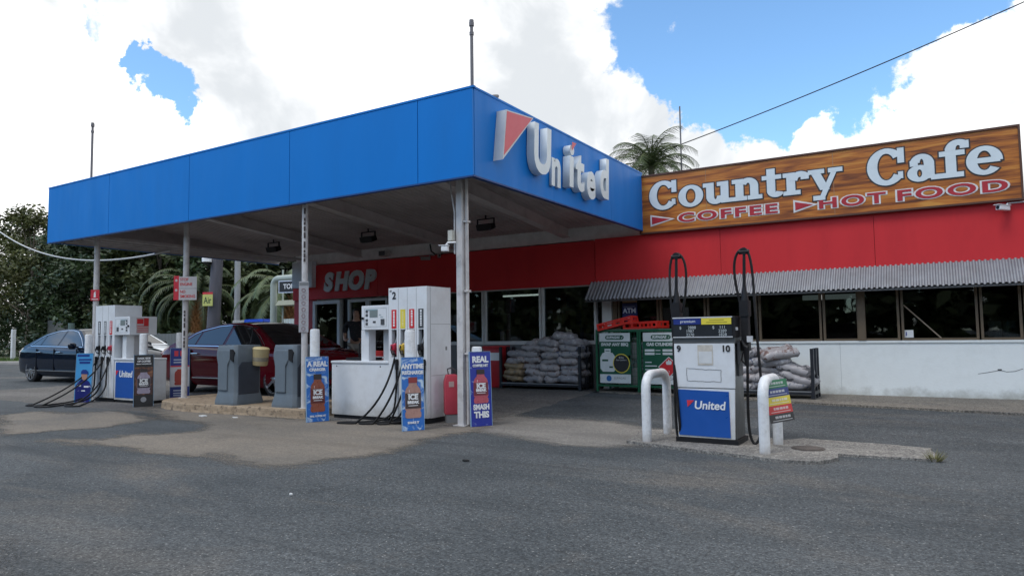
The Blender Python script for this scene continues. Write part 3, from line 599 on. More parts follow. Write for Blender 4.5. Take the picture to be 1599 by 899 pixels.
# ------------------------------------------------------------------ shop + cafe building
B = 12.74; GZ = .05
sh = thing('shop_building', 'low shop with red fascia and glazed front under the canopy', 'building', (-10, B, 0)); HO = (-10, B, 0)
SXL, SXR, CXR = -14.62, -5.83, 5.2
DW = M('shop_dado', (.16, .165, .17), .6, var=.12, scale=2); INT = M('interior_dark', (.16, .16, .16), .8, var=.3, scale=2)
mb = MB(HO)
mb.box(-11.35, SXR, B, B + .12, 0, .93); mb.box(SXL, SXR, B + .005, B + .12, 2.16, 3.0); mb.box(SXL, -4.86, B + .02, B + .12, 3.03, 4.0, 1)
mb.build('front_wall', [DW, M('soffit_band', (.60, .60, .59), .6, dirt=(.3, .29, .28), dirt_amt=.5)], sh)
mb = MB(HO); mb.box(SXL, SXL + .12, B + .13, B + 7, 0, 3.2); mb.box(SXL + .13, SXR, B + 6.9, B + 7, 0, 3.2, 0); mb.build('side_wall', WALLW, sh)
mb = MB(HO); mb.box(SXL, SXR - .1, B + .125, B + 7, 3.0, 3.1); mb.build('roof', STEEL, sh)
mb = MB(HO); xs = [SXL, -11.62, -9.1, SXR]
for a, b in zip(xs, xs[1:]): mb.box(a + .004, b - .004, B - .06, B, 2.12, 3.0)
mb.build('red_fascia', RED, sh)
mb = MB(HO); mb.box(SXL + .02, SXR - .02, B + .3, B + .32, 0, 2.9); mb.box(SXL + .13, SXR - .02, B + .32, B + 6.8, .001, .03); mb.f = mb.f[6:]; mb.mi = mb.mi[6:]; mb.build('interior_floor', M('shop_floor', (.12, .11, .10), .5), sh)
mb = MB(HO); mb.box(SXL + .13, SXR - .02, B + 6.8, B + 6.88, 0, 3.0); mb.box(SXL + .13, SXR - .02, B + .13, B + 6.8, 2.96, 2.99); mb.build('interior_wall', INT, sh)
def pane(root, O, x0, x1, z0, z1, fm, fw=.05, y=B, depth=.09, gm=None, name='window', sill=0.0):
    mb = MB(O); mb.box(x0 + fw * .6, x1 - fw * .6, y + depth * .5, y + depth * .5 + .008, z0 + fw * .6, z1 - fw * .6); w = mb.build(name, gm or GLASS, root)
    mb = MB(O); mb.box(x0, x0 + fw, y - .012, y + depth, z0, z1); mb.box(x1 - fw, x1, y - .012, y + depth, z0, z1); mb.box(x0 + fw, x1 - fw, y - .01, y + depth, z1 - fw, z1); mb.box(x0 + fw, x1 - fw, y - .014, y + depth, z0, z0 + fw + sill)
    mb.build('frame', fm, w); return w
pane(sh, HO, -13.9, -12.93, .08, 2.08, ALU, .09, B - .02, name='door', sill=.0)
pane(sh, HO, -12.7, -12.03, .08, 2.08, ALU, .07, B + .03, name='door')
pane(sh, HO, -12.0, -11.36, .08, 2.08, ALU, .06, B)
for a, b in ((-11.33, -10.0), (-9.99, -8.57), (-8.55, -7.12), (-7.10, -5.86)): pane(sh, HO, a, b, .93, 2.14, ALU, .045, B, sill=.03)
mb = MB(HO); mb.box(-13.9, -12.93, B - .02, B + .05, .16, .62); mb.build('door_kick_panel', DW, sh)
mb = MB(HO); mb.box(SXL, -13.91, B - .01, B + .12, 0, 2.12); mb.build('end_pier', M('red_pier', (.42, .03, .04), .55), sh)
mb = MB(HO); mb.box(-12.92, -12.71, B + .1, B + .14, .06, 2.1); mb.build('door_gap_panel', DARK, sh)
# white light box on the left end of the fascia
mb = MB((-14.12, B - .1, 2.4)); mb.box(-14.50, -13.75, B - .20, B - .062, 2.43, 3.1); tag(mb.build('light_box', M('unlit_lightbox', (.6, .62, .66), .4, var=.04), bevel=.01, loc=(-14.12, B - .1, 2.4)), 'blank white light box at the left end of the red shop fascia', 'light box')
# SHOP letters
sg2 = thing('shop_sign', 'grey slanted four letter word fixed to the red fascia over the doors', 'sign', (-12.66, B - .06, 2.52))
for ch, x in (('S', -13.29), ('H', -12.83), ('O', -12.34), ('P', -11.88)):
    T('letter', ch, .60, GREY_LETTER, sg2, (x + 12.66, -.02, .0), (pi / 2, 0, 0), .018, .040, .17, .98)
mb = MB((-11.32, B - .06, 3.1)); mb.box(-11.42, -11.2, B - .25, B - .07, 3.06, 3.19); mb.box(-11.4, -11.22, B - .26, B - .25, 3.075, 3.175, 1)
tag(mb.build('wall_speaker', [M('speaker_case', (.4, .39, .37), .5), DGREY], bevel=.0, loc=(-11.32, B - .06, 3.1)), 'grey wall speaker above the fascia right of the shop letters', 'speaker')
cctv(-9.95, B - .12, 2.93, R(-60), 'dull camera left of the pair on the shaded shop fascia', .22, M('cam_dull', (.3, .27, .26), .5)); cctv(-9.7, B - .12, 2.96, R(40), 'dull camera right of the pair on the shaded shop fascia', .2, M('cam_dull'))
mb = MB((-9.8, B - .1, 3.0)); mb.tube([(-9.98, B - .09, 3.25), (-9.92, B - .12, 3.08), (-9.8, B - .12, 3.0), (-9.6, B - .12, 3.0)], .018, 8); tag(mb.build('loose_cable', RUBBER, loc=(-9.8, B - .1, 3.0)), 'black cable hanging down to the pair of dull cameras', 'cable')
# fittings inside the shop
def shelf(x, y, w, h, label, seed):
    r = thing('shop_shelf', label, 'shelf', (x, y, GZ - .02), 0, 'shelves inside the shop'); mb = MB(); rg = random.Random(seed); n = 5
    for k in range(n): mb.box(-w / 2, w / 2, 0, .4, .1 + k * h / n, .13 + k * h / n)
    mb.box(-w / 2, w / 2, .4, .43, 0, h); mb.build('rack', M('shelf_metal', (.3, .3, .3), .5), r)
    cols = [(.5, .05, .04), (.05, .12, .45), (.55, .45, .05), (.1, .3, .1), (.6, .6, .6), (.5, .2, .04)]
    mb = MB()
    for k in range(n):
        u = -w / 2 + .03
        while u < w / 2 - .12:
            ww = rg.uniform(.05, .14); hh = rg.uniform(.14, h / n - .06); mb.box(u, u + ww, .03, .3, .132 + k * h / n, .132 + k * h / n + hh, rg.randrange(6)); u += ww + .01
    g = mb.build('goods', [M('goods_%s' % n_, c, .4) for n_, c in zip(('red', 'blue', 'yellow', 'green', 'white', 'orange'), cols)], r); g['kind'] = 'stuff'
shelf(-13.4, B + 1.2, 1.1, 1.75, 'stocked shelf seen through the left shop door', 1); shelf(-12.1, B + 2.2, 1.0, 1.7, 'stocked shelf seen through the open shop doorway', 2)
shelf(-9.0, B + .75, .8, 1.85, 'stocked shelf close behind the window right of the corner pole', 3); shelf(-6.6, B + .6, .8, 1.95, 'stocked shelf close behind the window over the right end of the bag stack', 4); shelf(-7.75, B + 1.3, .9, 1.6, 'stocked shelf farther back behind the window over the left end of the bag stack', 6)
r = thing('tube_light', 'bright upright fluorescent tube just inside the shop doorway', 'light', (-12.48, B + .9, .3))
mb = MB(); mb.box(-.05, .05, .02, .06, .3, 1.65); mb.build('batten', ALU, r); mb = MB(); mb.tube([(0, 0, .35), (0, 0, 1.6)], .02, 10); mb.build('tube', M('lit_tube', (1, 1, 1), .3, var=0, emit=(1, .97, .9), estr=2.2), r)
for i, (x, y, lab) in enumerate(((-9.6, B + 3.4, 'added ceiling tube that brightens the shop inside the windows beside the corner pole'),)):
    r = thing('added_ceiling_light', lab, 'light', (x, y, 2.16)); mb = MB(); mb.box(-.65, .65, -.06, .06, .06, .12); mb.build('batten', ALU, r); mb = MB(); mb.tube([(-.6, 0, .03), (.6, 0, .03)], .022, 10); mb.build('tube', M('added_ceiling_tube', (1, 1, 1), .3, var=0, emit=(1, .97, .9), estr=1.6), r)  # ceiling tube added to brighten the shop interior
r = thing('window_poster', 'large letters on a dark poster behind the left shop door glass', 'poster', (-13.36, B + .10, 1.5)); mb = MB(); mb.box(-.27, .27, 0, .01, -.28, .3); mb.build('sheet', M('poster_dark', (.10, .10, .10), .5), r)
T('lettering', 'ICE', .27, CLEAN_WHITE, r, (0, -.004, .1), bold=.008); mb = MB(); mb.box(-.08, .1, -.004, -.001, -.26, -.06); mb.build('notice', CLEAN_WHITE, r); mb = MB(); mb.box(-.25, -.1, -.004, -.001, -.2, -.08); mb.build('picture', M('poster_orange', (.45, .25, .06), .5), r)

cf = thing('cafe_building', 'white walled cafe with red parapet and dark ribbon windows', 'building', (0, B, 0)); FO = (0, B, 0)
mb = MB(FO); mb.box(-5.4, CXR, B, B + .15, 0.0, .93); mb.box(-5.4, CXR, B - .02, B + .05, .93, .965); mb.box(-5.4, CXR, B - .02, B - .003, .045, .10); mb.build('wall', [WALLW], cf)
mb = MB(FO); mb.box(SXR + .13, CXR, B + .02, B + .12, 2.16, 3.0); mb.build('lintel', DGREY, cf)
mb = MB(FO); xs = [SXR + .004, -3.34, -.86, 1.6, CXR]
for a, b in zip(xs, xs[1:]): mb.box(a + .003, b - .003, B - .07, B + .015, 2.13, 3.02)
mb.build('red_parapet', RED, cf)
mb = MB(FO); mb.box(-5.72, -5.52, B - .03, B + .1, .04, 2.15); mb.build('corner_post', ALU, cf)
mb = MB(FO); mb.box(-5.5, -5.41, B - .01, B + .12, .04, 2.14); mb.build('door_jamb', BROWN, cf)
fx = [-5.4, -4.55, -3.65, -2.74, -1.70, -1.13, -.55, .50, 1.04, 2.1, 3.2, 4.2, CXR]
for a, b in zip(fx, fx[1:]): pane(cf, FO, a + .012, b - .012, .967, 2.15, BROWN, .035, B, gm=GLASS)
mb = MB(FO); mb.box(-1.16, -1.05, B - .03, B + .1, .967, 2.1); mb.build('thick_mullion', BROWN, cf)
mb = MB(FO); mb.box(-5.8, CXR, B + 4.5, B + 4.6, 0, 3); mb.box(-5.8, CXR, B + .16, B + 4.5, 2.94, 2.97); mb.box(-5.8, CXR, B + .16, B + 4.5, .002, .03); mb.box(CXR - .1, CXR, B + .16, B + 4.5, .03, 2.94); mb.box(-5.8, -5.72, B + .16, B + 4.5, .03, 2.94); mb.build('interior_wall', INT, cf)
mb = MB(FO); mb.box(SXR, CXR, B + .125, B + 7, 3.0, 3.08); mb.box(CXR - .1, CXR, B + .16, B + 7, 0, 3.0, 1); mb.build('roof', [STEEL, WALLW], cf)
mb = MB(FO); rg = random.Random(8)
for pth in ([(.44, .455), (.55, .475), (.66, .50), (.72, .515)], [(.72, .515), (.80, .49), (.90, .50), (1.0, .54)]): mb.tube([(x, B - .0015, z) for x, z in pth], .0035, 5)
mb.box(.69, .74, B - .004, B - .001, .505, .53); mb.build('wall_crack', DGREY, cf)
mb = MB(FO); [mb.box(x, x + .006, B - .0025, B - .001, .1, .93) for x in (-4.1, -1.45, 1.9)]; mb.build('wall_joint', M('joint_grey', (.45, .49, .50), .7), cf)
mb = MB(FO); mb.tube([(-.50, B + .045, 1.53), (.0, B + .045, .99)], .011, 6); mb.build('brace_rod', M('rod', (.3, .24, .18), .5), cf)
# corrugated awning
mb = MB(FO); n = 150; xa, xb = -5.92, CXR; top = (B - .071, 2.17); bot = (B - .40, 1.80); vs = []; fs = []
for i in range(n * 4 + 1):
    x = xa + (xb - xa) * i / (n * 4); w = .015 * sin(2 * pi * i / 4 + pi / 4)
    vs += [(x, top[0] - .0, top[1] + w), (x, bot[0], bot[1] + w)]
fs = [(2 * i, 2 * i + 2, 2 * i + 3, 2 * i + 1) for i in range(n * 4)]
k = len(vs); vs += [(v[0], v[1] + .003, v[2] - .004) for v in vs[:]]; fs += [tuple(q + k for q in f[::-1]) for f in fs[:]]
mb.add(vs, fs); aw = mb.build('awning', M('zincalume', (.23, .245, .265), .45, metal=.5, var=.15, scale=5, dirt=(.16, .15, .14), dirt_amt=.4, dirt_scale=3), cf, smooth=False)
mb = MB(FO); mb.box(xa, xb, B - .385, B - .365, 1.755, 1.785); 
for x in (-5.85, -3.6, -1.4, .9, 3.2): mb.prism([(B - .01, 2.12), (B - .36, 1.77), (B - .36, 1.75), (B - .01, 2.09)], 'x', x, x + .025)
mb.build('awning_batten', DGREY, cf)
# objects in the cafe windows
mb = MB((-.45, B, 1.07)); mb.box(-.51, -.38, B + .03, B + .034, 1.01, 1.13); mb.box(-.485, -.47, B + .0285, B + .0295, 1.04, 1.1, 1); tag(mb.build('window_notice', [CLEAN_WHITE, M('label_blue', (.05, .08, .35), .5)], loc=(-.45, B, 1.07)), 'small white notice in the lower corner of a cafe window', 'notice')
for i, x in enumerate((.70, .90)):
    r = thing('urn', ['white drinks urn behind the cafe glass, the left of the two', 'white drinks urn behind the cafe glass, the right of the two'][i], 'urn', (x, B + .33, .97), 0, 'pair of urns inside the cafe window'); mb = MB(); mb.lathe([(.085, 0), (.09, .02), (.09, .26), (.08, .28)], 16); mb.build('body', M('urn_white', (.5, .53, .56), .4), r, smooth=True); mb = MB(); mb.box(-.03, .03, -.10, -.08, .12, .17); mb.build('tap', DARK, r)
mb = MB((.2, B + .35, .9)); mb.box(-5.3, CXR - .2, B + .17, B + .7, .90, .95); tag(mb.build('counter', M('counter_top', (.12, .12, .13), .4), loc=(.2, B + .35, .9)), 'dark counter running along the inside of the cafe windows', 'counter')
r = thing('glow_strip', 'long pale glowing strip inside the cafe under the ceiling', 'light', (-2.1, B + 1.6, 1.745)); mb = MB(); mb.box(-.15, .9, 0, .1, -.02, .07); mb.build('glow_bar', M('strip_glow', (.6, .6, .6), .5, var=0, emit=(1, 1, .97), estr=.22), r); mb = MB(); mb.box(-.2, .95, .02, .08, .075, .10); mb.build('batten', DGREY, r)  # weakly glowing bar added for a bright band behind the cafe glass
r = thing('atm_sign', 'small navy sign with white letters hanging behind the cage', 'sign', (-5.13, B - .05, 1.55)); mb = MB(); mb.box(-.15, .15, 0, .035, -.17, .17); mb.build('panel', M('navy', (.012, .022, .12), .4), r, bevel=.004)
T('lettering', 'ATM', .13, M('sign_pale', (.62, .68, .8), .4), r, (0, -.004, .02), bold=.004); mb = MB(); mb.box(-.12, .12, -.004, -.001, -.12, -.10); mb.box(-.12, .12, -.004, -.001, .10, .104); mb.build('rule', M('sign_pale'), r)
mb = MB((-5.13, B - .05, 1.8)); mb.box(-5.27, -4.98, B - .06, B - .015, 1.73, 1.86); tag(mb.build('notice_board', M('manila', (.3, .22, .12), .6), loc=(-5.13, B - .05, 1.8)), 'tan board right above the navy sign under the awning', 'board')

# timber look cafe sign
wm = bpy.data.materials.new('wood_grain_print'); wm.use_nodes = True; t = wm.node_tree; b = t.nodes['Principled BSDF']; b.inputs['Roughness'].default_value = .4
g = t.nodes.new('ShaderNodeTexCoord'); mp = t.nodes.new('ShaderNodeMapping'); mp.inputs['Scale'].default_value = (.55, 1, 6.5); t.links.new(g.outputs['Object'], mp.inputs[0])
n1 = t.nodes.new('ShaderNodeTexNoise'); n1.inputs['Scale'].default_value = 1.6; n1.inputs['Detail'].default_value = 6; n1.inputs['Distortion'].default_value = 1.1; t.links.new(mp.outputs[0], n1.inputs['Vector'])
mp2 = t.nodes.new('ShaderNodeMapping'); mp2.inputs['Scale'].default_value = (1.2, 1, 26); t.links.new(g.outputs['Object'], mp2.inputs[0]); n2 = t.nodes.new('ShaderNodeTexNoise'); n2.inputs['Scale'].default_value = 2.2; n2.inputs['Detail'].default_value = 4; n2.inputs['Distortion'].default_value = .5; t.links.new(mp2.outputs[0], n2.inputs['Vector'])
ad = t.nodes.new('ShaderNodeMath'); ad.operation = 'MULTIPLY_ADD'; t.links.new(n2.outputs['Fac'], ad.inputs[0]); ad.inputs[1].default_value = .35; t.links.new(n1.outputs['Fac'], ad.inputs[2])
rp = t.nodes.new('ShaderNodeValToRGB'); t.links.new(ad.outputs[0], rp.inputs[0]); e = rp.color_ramp.elements; e[0].position = .42; e[0].color = (.055, .013, .003, 1); e[1].position = .88; e[1].color = (.62, .27, .045, 1)
q = e.new(.55); q.color = (.24, .062, .008, 1); q = e.new(.70); q.color = (.48, .15, .016, 1)
t.links.new(rp.outputs[0], b.inputs['Base Color'])
SY = B - .14
cs = thing('cafe_sign', 'long timber look signboard over the red parapet with cream serif lettering', 'sign', (-1.85, SY, 3.03)); SG = (-1.85, SY, 3.03)
mb = MB(SG); mb.box(-4.81, 1.10, SY, SY + .10, 3.05, 4.12); mb.build('board', wm, cs)
mb = MB(SG); DB = M('sign_edge', (.09, .035, .02), .5); mb.box(-4.84, 1.13, SY - .02, SY + .1, 4.12, 4.15); mb.box(-4.84, 1.13, SY - .02, SY + .1, 3.02, 3.05); mb.box(-4.84, -4.81, SY - .02, SY + .1, 3.05, 4.12); mb.box(1.10, 1.13, SY - .02, SY + .1, 3.05, 4.12); mb.build('frame', DB, cs)
mb = MB(SG)
for x in (-3.55, -1.42): mb.box(x, x + .008, SY - .003, SY - .001, 3.05, 4.12)
mb.build('panel_joint', M('joint_pale', (.35, .2, .1), .6), cs)
def glyph(ch):
    # strokes of a heavy slab letter: ('r',x0,z0,x1,z1) bars, ('a',cx,cz,rx,rz,a0,a1,wx,wz) bowls, ('l',x0,z0,x1,z1,w) diagonals
    S = {'C': ([('a', .46, .5, .46, .53, 38, 322, .22, .11), ('r', .76, .60, .88, 1.0), ('r', .76, .14, .84, .30)], .98),
         'o': ([('a', .38, .355, .38, .385, 0, 360, .2, .09)], .80),
         'u': ([('r', .1, .2, .3, .72), ('r', 0, .62, .15, .72), ('a', .365, .235, .265, .26, 180, 360, .2, .13), ('r', .55, 0, .75, .72), ('r', .44, .62, .6, .72), ('r', .7, 0, .86, .1)], .90),
         'n': ([('r', .1, .05, .3, .72), ('r', 0, .62, .15, .72), ('r', 0, 0, .4, .1), ('a', .46, .46, .28, .28, 0, 150, .2, .13), ('r', .54, .05, .74, .46), ('r', .46, 0, .85, .1)], .89),
         't': ([('r', .14, .2, .34, .95), ('r', 0, .62, .52, .72), ('a', .37, .2, .23, .215, 180, 335, .2, .12)], .60),
         'r': ([('r', .1, .05, .3, .72), ('r', 0, .62, .15, .72), ('r', 0, 0, .44, .1), ('a', .46, .42, .30, .32, 35, 165, .2, .15), ('r', .50, .50, .68, .66)], .70),
         'y': ([('l', .16, .66, .42, .06, .21), ('l', .70, .66, .33, -.22, .11), ('r', 0, .62, .40, .72), ('r', .54, .62, .88, .72), ('r', .12, -.28, .40, -.17)], .88),
         'a': ([('a', .27, .2, .27, .22, 0, 360, .19, .085), ('r', .40, .05, .60, .50), ('a', .33, .46, .27, .275, -5, 160, .2, .1), ('r', .07, .44, .22, .56), ('r', .55, 0, .74, .1)], .76),
         'f': ([('r', .14, .05, .34, .80), ('r', 0, .62, .54, .72), ('r', .02, 0, .50, .1), ('a', .42, .76, .28, .26, 50, 180, .2, .12), ('r', .48, .80, .64, .97)], .60),
         'e': ([('a', .38, .355, .38, .385, 0, 318, .2, .09), ('r', .1, .31, .70, .41)], .80), ' ': ([], .46)}
    return S[ch]
def slab(name, s, x0, z0, H, kx, m, parent, y, grow, depth):
    x = x0; D = 0; 
    for ch in s:
        st, adv = glyph(ch); 
        if st:
            mb = MB(SG); D = 0
            for q in st:
                D += .0006; yy = y - D
                P = lambda u, v: (x + u * H * kx, z0 + v * H)
                if q[0] == 'r': a, b_ = P(q[1], q[2]); c, d = P(q[3], q[4]); mb.box(a - grow, c + grow, yy, y + depth, b_ - grow, d + grow)
                elif q[0] == 'l':
                    a, b_ = P(q[1], q[2]); c, d = P(q[3], q[4]); w = q[5] * H * kx / 2 + grow; mb.prism([(a - w, b_ + grow), (a + w, b_ + grow), (c + w, d - grow), (c - w, d - grow)], 'y', yy, y + depth)
                else:
                    _, cx, cz, rx, rz, a0, a1, wx, wz = q; n = max(8, int(abs(a1 - a0) / 11)); full = abs(a1 - a0) >= 360; ge = 0 if full else grow / (rx * H) * 57
                    rings = []
                    for k in range(n + (0 if full else 1)):
                        an = R(a0 - ge + (a1 - a0 + 2 * ge) * k / n); cxx, czz = P(cx, cz); ox, oz = rx * H * kx + grow, rz * H + grow; ix, iz = (rx - wx) * H * kx - grow, (rz - wz) * H - grow
                        rings.append([(cxx + ox * cos(an), yy, czz + oz * sin(an)), (cxx + ix * cos(an), yy, czz + iz * sin(an)), (cxx + ix * cos(an), y + depth, czz + iz * sin(an)), (cxx + ox * cos(an), y + depth, czz + oz * sin(an))])
                    N_ = len(rings); fs = []
                    for k in range(N_ if full else N_ - 1):
                        a, c = 4 * k, 4 * ((k + 1) % N_); fs += [(a + j, a + (j + 1) % 4, c + (j + 1) % 4, c + j) for j in range(4)]
                    if not full: fs += [(0, 1, 2, 3), (4 * N_ - 1, 4 * N_ - 2, 4 * N_ - 3, 4 * N_ - 4)]
                    mb.add([p for r_ in rings for p in r_], fs)
            mb.build(name, m, parent)
        x += adv * H * kx
    return x
OUT = M('letter_outline', (.035, .03, .03), .5)
slab('letter_outline', 'Country', -4.62, 3.475, .50, 1.16, OUT, cs, SY - .004, .032, .003); slab('letter', 'Country', -4.62, 3.475, .50, 1.16, LETTER, cs, SY - .012, .012, .006)
slab('letter_outline', 'Cafe', -.90, 3.475, .545, 1.06, OUT, cs, SY - .004, .032, .003); slab('letter', 'Cafe', -.90, 3.475, .545, 1.06, LETTER, cs, SY - .012, .012, .006)
def outl(s, x, z, size, sx):
    T('word_outline', s, size, M('cream_outline', (.72, .70, .68), .4), cs, (x + 1.85, -.004, z - 3.03), ext=.002, bold=.021, sx=sx, space=1.2)
    T('word', s, size, SIGN_RED if False else M('sign_dark_red', (.42, .02, .03), .4), cs, (x + 1.85, -.010, z - 3.03), ext=.002, bold=.007, sx=sx, space=1.2)
outl('COFFEE', -3.20, 3.255, .225, 1.98); outl('HOT', -1.17, 3.255, .235, 1.82); outl('FOOD', .215, 3.255, .235, 1.98)
for x0, x1 in ((-4.62, -4.16), (-2.06, -1.68)):
    mb = MB(SG); mb.prism([(x0, 3.15), (x0, 3.375), (x1 + .02, 3.262)], 'y', SY - .006, SY - .001, 0); mb.prism([(x0 + .03, 3.19), (x0 + .03, 3.335), (x1 - .07, 3.262)], 'y', SY - .011, SY - .007, 1); mb.build('arrow', [M('cream_outline'), M('sign_dark_red')], cs)
cctv(.93, B - .11, 2.93, R(-35), 'white security camera on the red parapet at the right edge', .24)
mb = MB((1.0, B - .1, 2.99)); mb.tube([(.93, B - .09, 2.995), (1.3, B - .09, 3.0), (2.2, B - .09, 3.0)], .012, 8); tag(mb.build('conduit', WHITE, smooth=True, loc=(1.0, B - .1, 2.99)), 'white conduit along the parapet behind the right hand camera', 'conduit')
# mast and overhead lines
mb = MB((-9.5, 30, 3)); mb.cyl(-9.5, 30, 3, 11.2, .035, 8); tag(mb.build('mast', M('vent_grey'), loc=(-9.5, 30, 3)), 'thin bare mast beside the palm behind the sign', 'mast')
def cable(name, a, b_, sag, r, m, label):
    a, b_ = Vector(a), Vector(b_); mb = MB(a); mb.tube([a.lerp(b_, i / 24) - Vector((0, 0, sag * 4 * (i / 24) * (1 - i / 24))) for i in range(25)], r, 6); return tag(mb.build(name, m, loc=a), label, 'cable')
cable('power_line', (-11.1, 30.2, 9.2), (7.2, 30, 13.9), .25, .022, DARK, 'black power line slanting across the blue sky above the sign')
cable('slack_cable', (-14.3, 9.0, 3.08), (-32.5, 12.6, 6.0), .75, .022, M('pale_cable', (.5, .5, .48), .5), 'pale slack cable looping off the left end of the canopy')
# ------------------------------------------------------------------ fuel pumps
PW = M('pump_white', (.70, .72, .74), .38, var=.05, scale=3, dirt=(.40, .38, .35), dirt_amt=.35, dirt_scale=3.5)
PG = M('pump_grey', (.42, .44, .46), .4, var=.06, scale=3, dirt=(.25, .24, .22), dirt_amt=.35, dirt_scale=4)
stain_low(PW, .04, .30, (.30, .27, .22), .55)
LCD = M('lcd', (.20, .24, .24), .2, var=.05)
def nozzle(root, x, y, z, m, s=1):
    mb = MB(); mb.tube([(x, y, z - .13), (x, y - .03, z - .06), (x, y - .05, z)], [.022, .03, .034], 10); mb.tube([(x, y - .05, z), (x, y - .045, z + .03)], [.034, .02], 10); mb.box(x - .03, x + .03, y - .11, y - .05, z - .06, z + .015)
    n = mb.build('nozzle', m, root, bevel=.006, smooth=True)
    mb = MB(); mb.tube([(x + s * .0, y - .045, z + .03), (x + s * .03, y - .02, z + .14)], .011, 8); mb.build('spout', STEEL, n, smooth=True)
    mb = MB(); mb.tube([(x, y - .11, z), (x, y - .135, z - .05), (x, y - .11, z - .11), (x, y - .02, z - .125)], .008, 6); mb.build('trigger_guard', DARK, n, smooth=True)
def hose(root, pts, r=.014, m=None):
    mb = MB(); mb.tube(pts, r, 8); return mb.build('hose', m or RUBBER, root, smooth=True)
def island_pump(label, loc, s, strips, blue_front):
    r = thing('fuel_pump', label, 'fuel pump', loc, 0, 'tall island fuel pumps'); W_, D_, H_ = .66, .52, 1.80
    X = lambda a: s * a
    n = len(strips); xc = [W_ * (i + .62) / (n + .25) for i in range(n)] if s > 0 else [W_ * (n - i - .38) / (n + .25) for i in range(n)]
    if s < 0: xc = [W_ - .05 - W_ * (i + .45) / (n + .3) for i in range(n)]
    hw = .045
    mb = MB(); mb.box(X(0), X(W_), .075, D_, .07, H_); edges = [0.] + sorted(v for c in xc for v in (c - hw, c + hw)) + [W_]
    mb.box(X(0), X(W_), 0, .075, 1.235, H_); mb.box(X(0), X(W_), 0, .075, .075, .865)
    for a, b in zip(edges[::2], edges[1::2]): mb.box(X(a), X(b), 0.001, .076, .866, 1.234)
    mb.build('column', PW, r)
    mb = MB(); q = X(W_); mb.box(q, q + s * .002, .085, D_ - .01, 1.30, 1.304); mb.box(q, q + s * .002, .085, D_ - .01, .62, .624); mb.box(q, q + s * .004, .40, .43, .95, 1.0); mb.box(q, q + s * .004, .40, .43, .30, .33)
    mb.build('side_seam', MGREY, r)
    mb = MB(); mb.box(X(.01), X(W_ - .01), .02, D_ - .02, 0, .075); mb.build('plinth', DARK, r)
    mb = MB()
    for c in xc: mb.box(X(c - hw + .002), X(c + hw - .002), .070, .0745, .868, 1.232)
    mb.build('nozzle_recess', DARK, r)
    mb = MB(); sc = sorted(xc)
    for a, b in zip(sc, sc[1:]): mb.box(X((a + b) / 2 - .002), X((a + b) / 2 + .002), -.0015, .001, .1, H_ - .01)
    mb.box(X(W_) - s * .001, X(W_) + s * .0015, .07, .076, .08, H_ - .01); mb.build('panel_seam', MGREY, r)
    for i, (c, (lm, nm)) in enumerate(zip(xc, strips)):
        mb = MB(); mb.box(X(c - .043), X(c + .043), -.003, -.0005, 1.25, 1.505); lb = mb.build('grade_label', lm, r)
        mb = MB(); rg = random.Random(i)
        z = 1.28
        while z < 1.47: h = rg.uniform(.012, .03); mb.box(X(c - .014), X(c + .014), -.0045, -.0032, z, z + h); z += h + .008
        mb.build('lettering', CLEAN_WHITE if lm is not YELLOW else M('pale_yellow', (.8, .72, .3), .5), lb)
        nozzle(r, X(c), .065, 1.02, nm, s)
        mb = MB(); mb.cyl(X(c + .06), -.02, .70, .84, .02, 10); mb.box(X(c + .04), X(c + .08), -.02, .0, .76, .82); mb.build('hose_socket', DARK, r)
    # computing head beside the column, on a post over the cabinet
    h0, h1 = (1.24, 1.575); dd = .30 if s > 0 else .52; x1 = -.50
    mb = MB(); mb.box(X(x1), X(-.004), .0, dd, h0, h1); hd = mb.build('display_head', PW, r, bevel=.006)
    f = -.002
    mb = MB(); mb.box(X(x1 + .06), X(-.04), -.002, .001, h0 + .04, h0 + .042); mb.box(X(x1 + .06), X(-.04), -.002, .001, h1 - .042, h1 - .04); mb.box(X(x1 + .06), X(x1 + .062), -.002, .001, h0 + .04, h1 - .04); mb.box(X(-.042), X(-.04), -.002, .001, h0 + .04, h1 - .04); mb.build('face_outline', DGREY, hd)
    mb = MB(); mb.box(X(x1 + .155), X(x1 + .30), -.006, .001, h0 + .175, h0 + .265); mb.build('screen', LCD, hd)
    mb = MB()
    for k in range(4): mb.box(X(x1 + .08), X(x1 + .12), -.005, .001, h0 + .065 + k * .05 + (.02 if k > 1 else 0), h0 + .10 + k * .05 + (.02 if k > 1 else 0))
    mb.box(X(x1 + .215), X(x1 + .265), -.005, .001, h0 + .095, h0 + .12); mb.box(X(x1 + .36), X(x1 + .425), -.006, .001, h0 + .065, h0 + .145); mb.build('keypad', DGREY, hd)
    mb = MB(); mb.box(X(x1 + .085), X(x1 + .3), -.004, .001, h1 - .07, h1 - .055); mb.box(X(x1 + .33), X(x1 + .36), -.004, .001, h0 + .2, h0 + .206); mb.box(X(x1 + .35), X(x1 + .40), -.004, .001, h0 + .17, h0 + .176); mb.build('printed_line', M('print_teal', (.2, .3, .33), .5), hd)
    mb = MB(); mb.disc((X(x1 + .03), -.001, h0 + .16), (0, -1, 0), .018, .02, 12); mb.build('knob', DARK, hd)
    mb = MB(); mb.box(X(-.56 if s > 0 else -.30), X(-.42 if s > 0 else -.18), .06, .2, .81, h0 - .002); mb.box(X(-.2), X(-.05), .12, .24, .81, h0 - .002, 1); mb.build('head_post', [PW, PG], r)
    # long low hydraulic cabinet
    c0 = -1.09 if s > 0 else -1.02; dp = .50 if s > 0 else .40
    mb = MB(); mb.box(X(c0), X(-.006), .012, dp, .05, .775); mb.build('cabinet', PW, r, bevel=.008)
